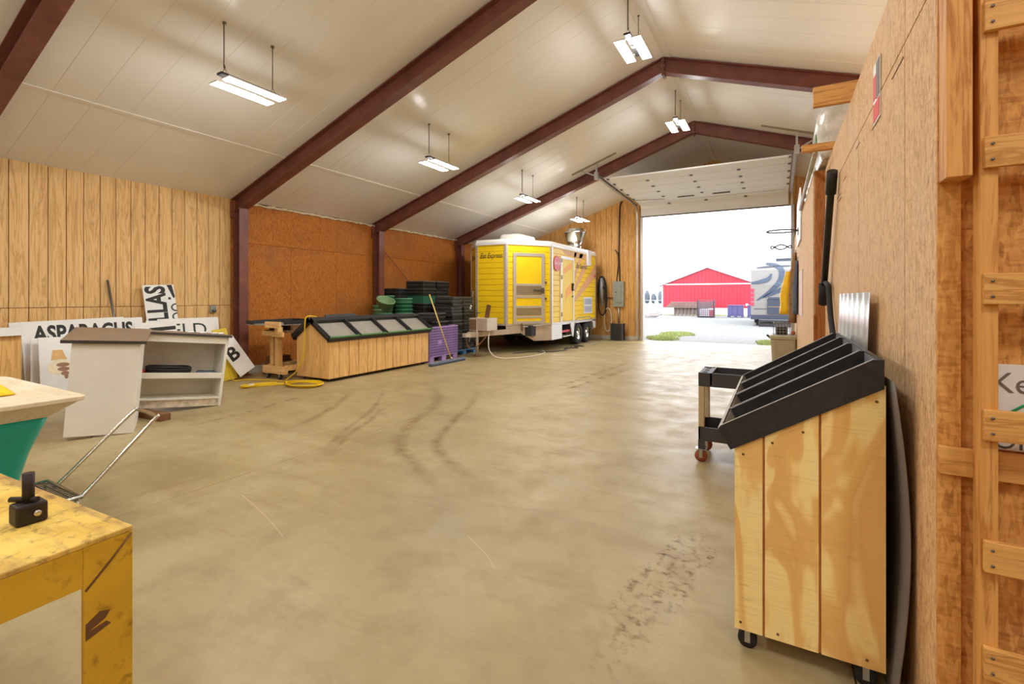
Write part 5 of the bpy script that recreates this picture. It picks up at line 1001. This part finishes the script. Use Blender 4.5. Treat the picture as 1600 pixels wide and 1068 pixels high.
# ---- stacked steel and pallets in front of the barn
M_rust = plain('rusty_steel', sr(124,104,96), .7, .2, .2, 5)
sk = thing('steel_stack', 'stack of long brown steel sections in front of the red barn', 'steel stack', (-7,42.5,-.06))
for k in range(4): MB().box(-8.4+.12*k,-4.9+.1*k,42.0+.1*k,43.0,.62+.13*k,.73+.13*k).build('steel_section', M_rust, sk)
for k in range(9): MB().box(-7.75+k*.3,-7.65+k*.3,42.2,42.3,-.06,.62).build('post', M_rust, sk)
MB().box(-7.8,-5.1,42.35,42.9,.05,.6).build('pallet_bundle', plain('grey_bundle', sr(150,138,130), .8), sk)
cg = thing('wire_cage', 'dark wire cage bin in front of the stacked steel', 'cage', (-4.9,39.5,-.06)); m = MB()
for O, U, w in (((-5.45,39.2,.05),(1,0,0),1.15),((-5.45,40.2,.05),(1,0,0),1.15),((-5.45,39.2,.05),(0,1,0),1.0),((-4.3,39.2,.05),(0,1,0),1.0)): lattice(m, O, U, (0,0,1), w, 1.25, 8, 8, .025, .025)
m.build('mesh', plain('cage_dark', sr(96,84,96), .6), cg); MB().box(-5.45,-4.3,39.2,40.2,-.06,.05).build('base', M_dark, cg); MB().box(-5.3,-4.6,39.3,40.1,.05,.6).build('contents', plain('cage_white', sr(206,200,206), .8), cg); MB().box(-4.6,-4.35,39.3,40.0,.05,.5).build('contents_red', plain('cage_red', sr(196,90,100), .8), cg)
for k, (x, y, lab) in enumerate(((-3.42,40.4,'purple bulk bin standing alone in front of the red barn'),(-2.05,40.6,'purple bulk bin half hidden by the white camper'))):
    t = thing('bulk_bin', lab, 'bulk bin', (x+.55,y+.5,-.06)); M_p2 = plain('purple_outdoor', sr(84,78,124), .5)
    MB().box(x+.01,x+1.09,y+.01,y+.99,.05,.84).build('body', M_p2, t)
    for j in range(3): MB().box(x+.04+j*.36,x+.32+j*.36,y-.012,y+.012,.14,.8).build('panel', M_p2, t)
    for j in range(3): MB().box(x+j*.47,x+.15+j*.47,y,y+1,-.06,.05).build('foot', M_p2, t)
    MB().box(x-.02,x+1.12,y-.02,y+1.02,.84,.9).build('rim', M_p2, t)
# ---- camper
cp = thing('camper', 'white fifth-wheel camper with blue-grey swirl graphics, cut by the door jamb', 'camper', (.1,30.5,-.06)); M_cw = plain('camper_white', sr(132,129,126), .35, 0, .02); M_sw = plain('swirl_blue', sr(62,74,94), .4); M_cgr = plain('camper_grey', sr(58,66,80), .4, 0, .08)
cx0, cx1, cy = -1.30, 1.25, 29.3
MB().loft([[Vector((x,y,z)) for x, y in ((cx0,cy+dy),(cx1,cy+dy),(cx1,cy+7),(cx0,cy+7))] for z, dy in ((.55,0),(1.2,-.02),(2.2,.02),(3.0,.12),(3.45,.35),(3.5,.6))]).build('shell', M_cw, cp)
def sw(name, pts, w, mat, y=cy-.03):
    P = catmull([(a,0,b_) for a, b_ in pts], 8); m = MB(); L = []; R = []; n = len(P)
    zdy = lambda z: 0.0 if z < 2.2 else (.02+.10*(z-2.2)/.8 if z < 3 else .12+.23*(z-3)/.45)
    for i, p in enumerate(P):
        d_ = (P[min(i+1,n-1)]-P[max(i-1,0)]).normalized(); s_ = Vector((-d_.z,0,d_.x)); k = w*(.12+math.sin(PI*min(1,i/n*1.0+.02))**.8)
        for sgn, T in ((1,L),(-1,R)): q = p+s_*k/2*sgn; T.append(Vector((q.x, y-.01+zdy(q.z), q.z)))
    m.add(L+R+[v+Vector((0,.03,0)) for v in L+R], [(i,i+1,n+i+1,n+i) for i in range(n-1)]+[(i,i+1,2*n+i+1,2*n+i) for i in range(n-1)]+[(n+i,n+i+1,3*n+i+1,3*n+i) for i in range(n-1)]); return m.build(name, mat, cp)
sw('swirl', [(-1.30,2.30),(-.85,2.36),(-.45,2.52),(-.30,2.80)], .2, M_sw); sw('swirl', [(-.55,3.38),(-.1,3.25),(.18,2.95),(.10,2.4),(-.35,1.85),(-1.0,1.35)], .24, M_sw); sw('swirl', [(-.7,1.5),(.0,1.85),(.7,2.2),(1.2,2.5)], .2, M_sw); sw('swirl', [(-1.0,3.15),(-.3,3.2),(.6,3.22)], .06, M_cgr)
MB().box(-.5,1.2,cy-.09,cy,.62,1.42).build('grille_box', M_cgr, cp); MB().box(-.46,1.2,cy-.12,cy-.09,1.42,1.52).build('grille_lip', M_sw, cp)
MB().box(-.48,1.2,cy-.10,cy-.085,.98,1.02).build('chrome_line', M_chrome, cp); MB().box(cx0,cx1,cy-.1,cy+7,.3,.55).build('bumper', M_cgr, cp)
for zz in (1.55,1.8,2.05,1.3): MB().box(cx0-.005,cx0+.16,cy-.035,cy,zz-.55+.3,zz-.36+.3).build('marker', M_redsign, cp)
MB().box(cx0+.15,cx0+.8,cy-.02,cy,.86,.9).build('nameplate', M_cgr, cp)
MB().box(-.1,.9,cy+.6,cy+1.6,3.5,3.66).build('roof_unit', M_cgr, cp); m = MB(); m.bar((-.9,cy-.5,.25),(1.0,cy-.5,.25),.1,.1); m.build('hitch', M_dark, cp); MB().bar((-.9,cy-.55,.02),(1.1,cy-.55,.02),.25,.18).build('chock_rail', M_dark, cp)
for xw in (cx0+.15,cx1-.15):
    for yw in (cy+3.5,cy+4.4): MB().lathe([(.2,-.1),(.35,-.1),(.37,0),(.35,.1),(.2,.1)], (xw,yw,.31), 20, Matrix.Rotation(PI/2,3,'Y')).build('tyre', M_rub, cp)
for xw in (cx0+.3,cx1-.3): MB().box(xw-.06,xw+.06,cy+.4,cy+.55,-.06,.3).build('landing_leg', M_dark, cp)
# ---- distant trees and fence on the horizon
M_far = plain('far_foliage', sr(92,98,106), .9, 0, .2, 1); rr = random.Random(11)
for k in range(14):
    x = -35.2+k*1.5+rr.uniform(-.05,.05); hgt = rr.uniform(2.2,3.1); t = thing('tree', 'bare pale shrub tree on the far horizon left of the barn', 'tree', (x,110,-.06), group='far hedge trees')
    rg2 = [[Vector((x+r*math.cos(a)*(1+.12*math.sin(3*a+k))*rr.uniform(.75,1.05), 110+r*math.sin(a), z)) for a in [j*2*PI/9 for j in range(9)]] for z, r in ((.15,.4),(1.0,.66),(hgt*.7,.64),(hgt,.35))]
    MB().loft(rg2, smooth=True).build('crown', M_far, t); MB().tube([(x,110,-.06),(x,110,.8)], .12, 6).build('trunk', M_dkw, t)
fn = thing('fence', 'low pale rail fence crossing the field left of the barn', 'fence', (-22,80,-.06))
for k in range(14): MB().box(-34+k*1.8,-33.9+k*1.8,80,80.1,-.06,1.1).build('post', M_galv, fn)
for z in (.4,.95): MB().box(-34,-10,80.0,80.06,z,z+.07).build('rail', M_galv, fn)
pi_ = thing('junk_pile', 'low heap of grey scrap sections on the gravel left of the barn', 'scrap heap', (-9.5,36,-.06))
for k in range(6): MB().bar((-9.6+k*.3,35.5+k*.2,.02+.05*k),(-7.9+k*.1,36.2-k*.1,.04+.05*k),.12,.06).build('scrap_section', M_galv if k%2 else M_rust, pi_)
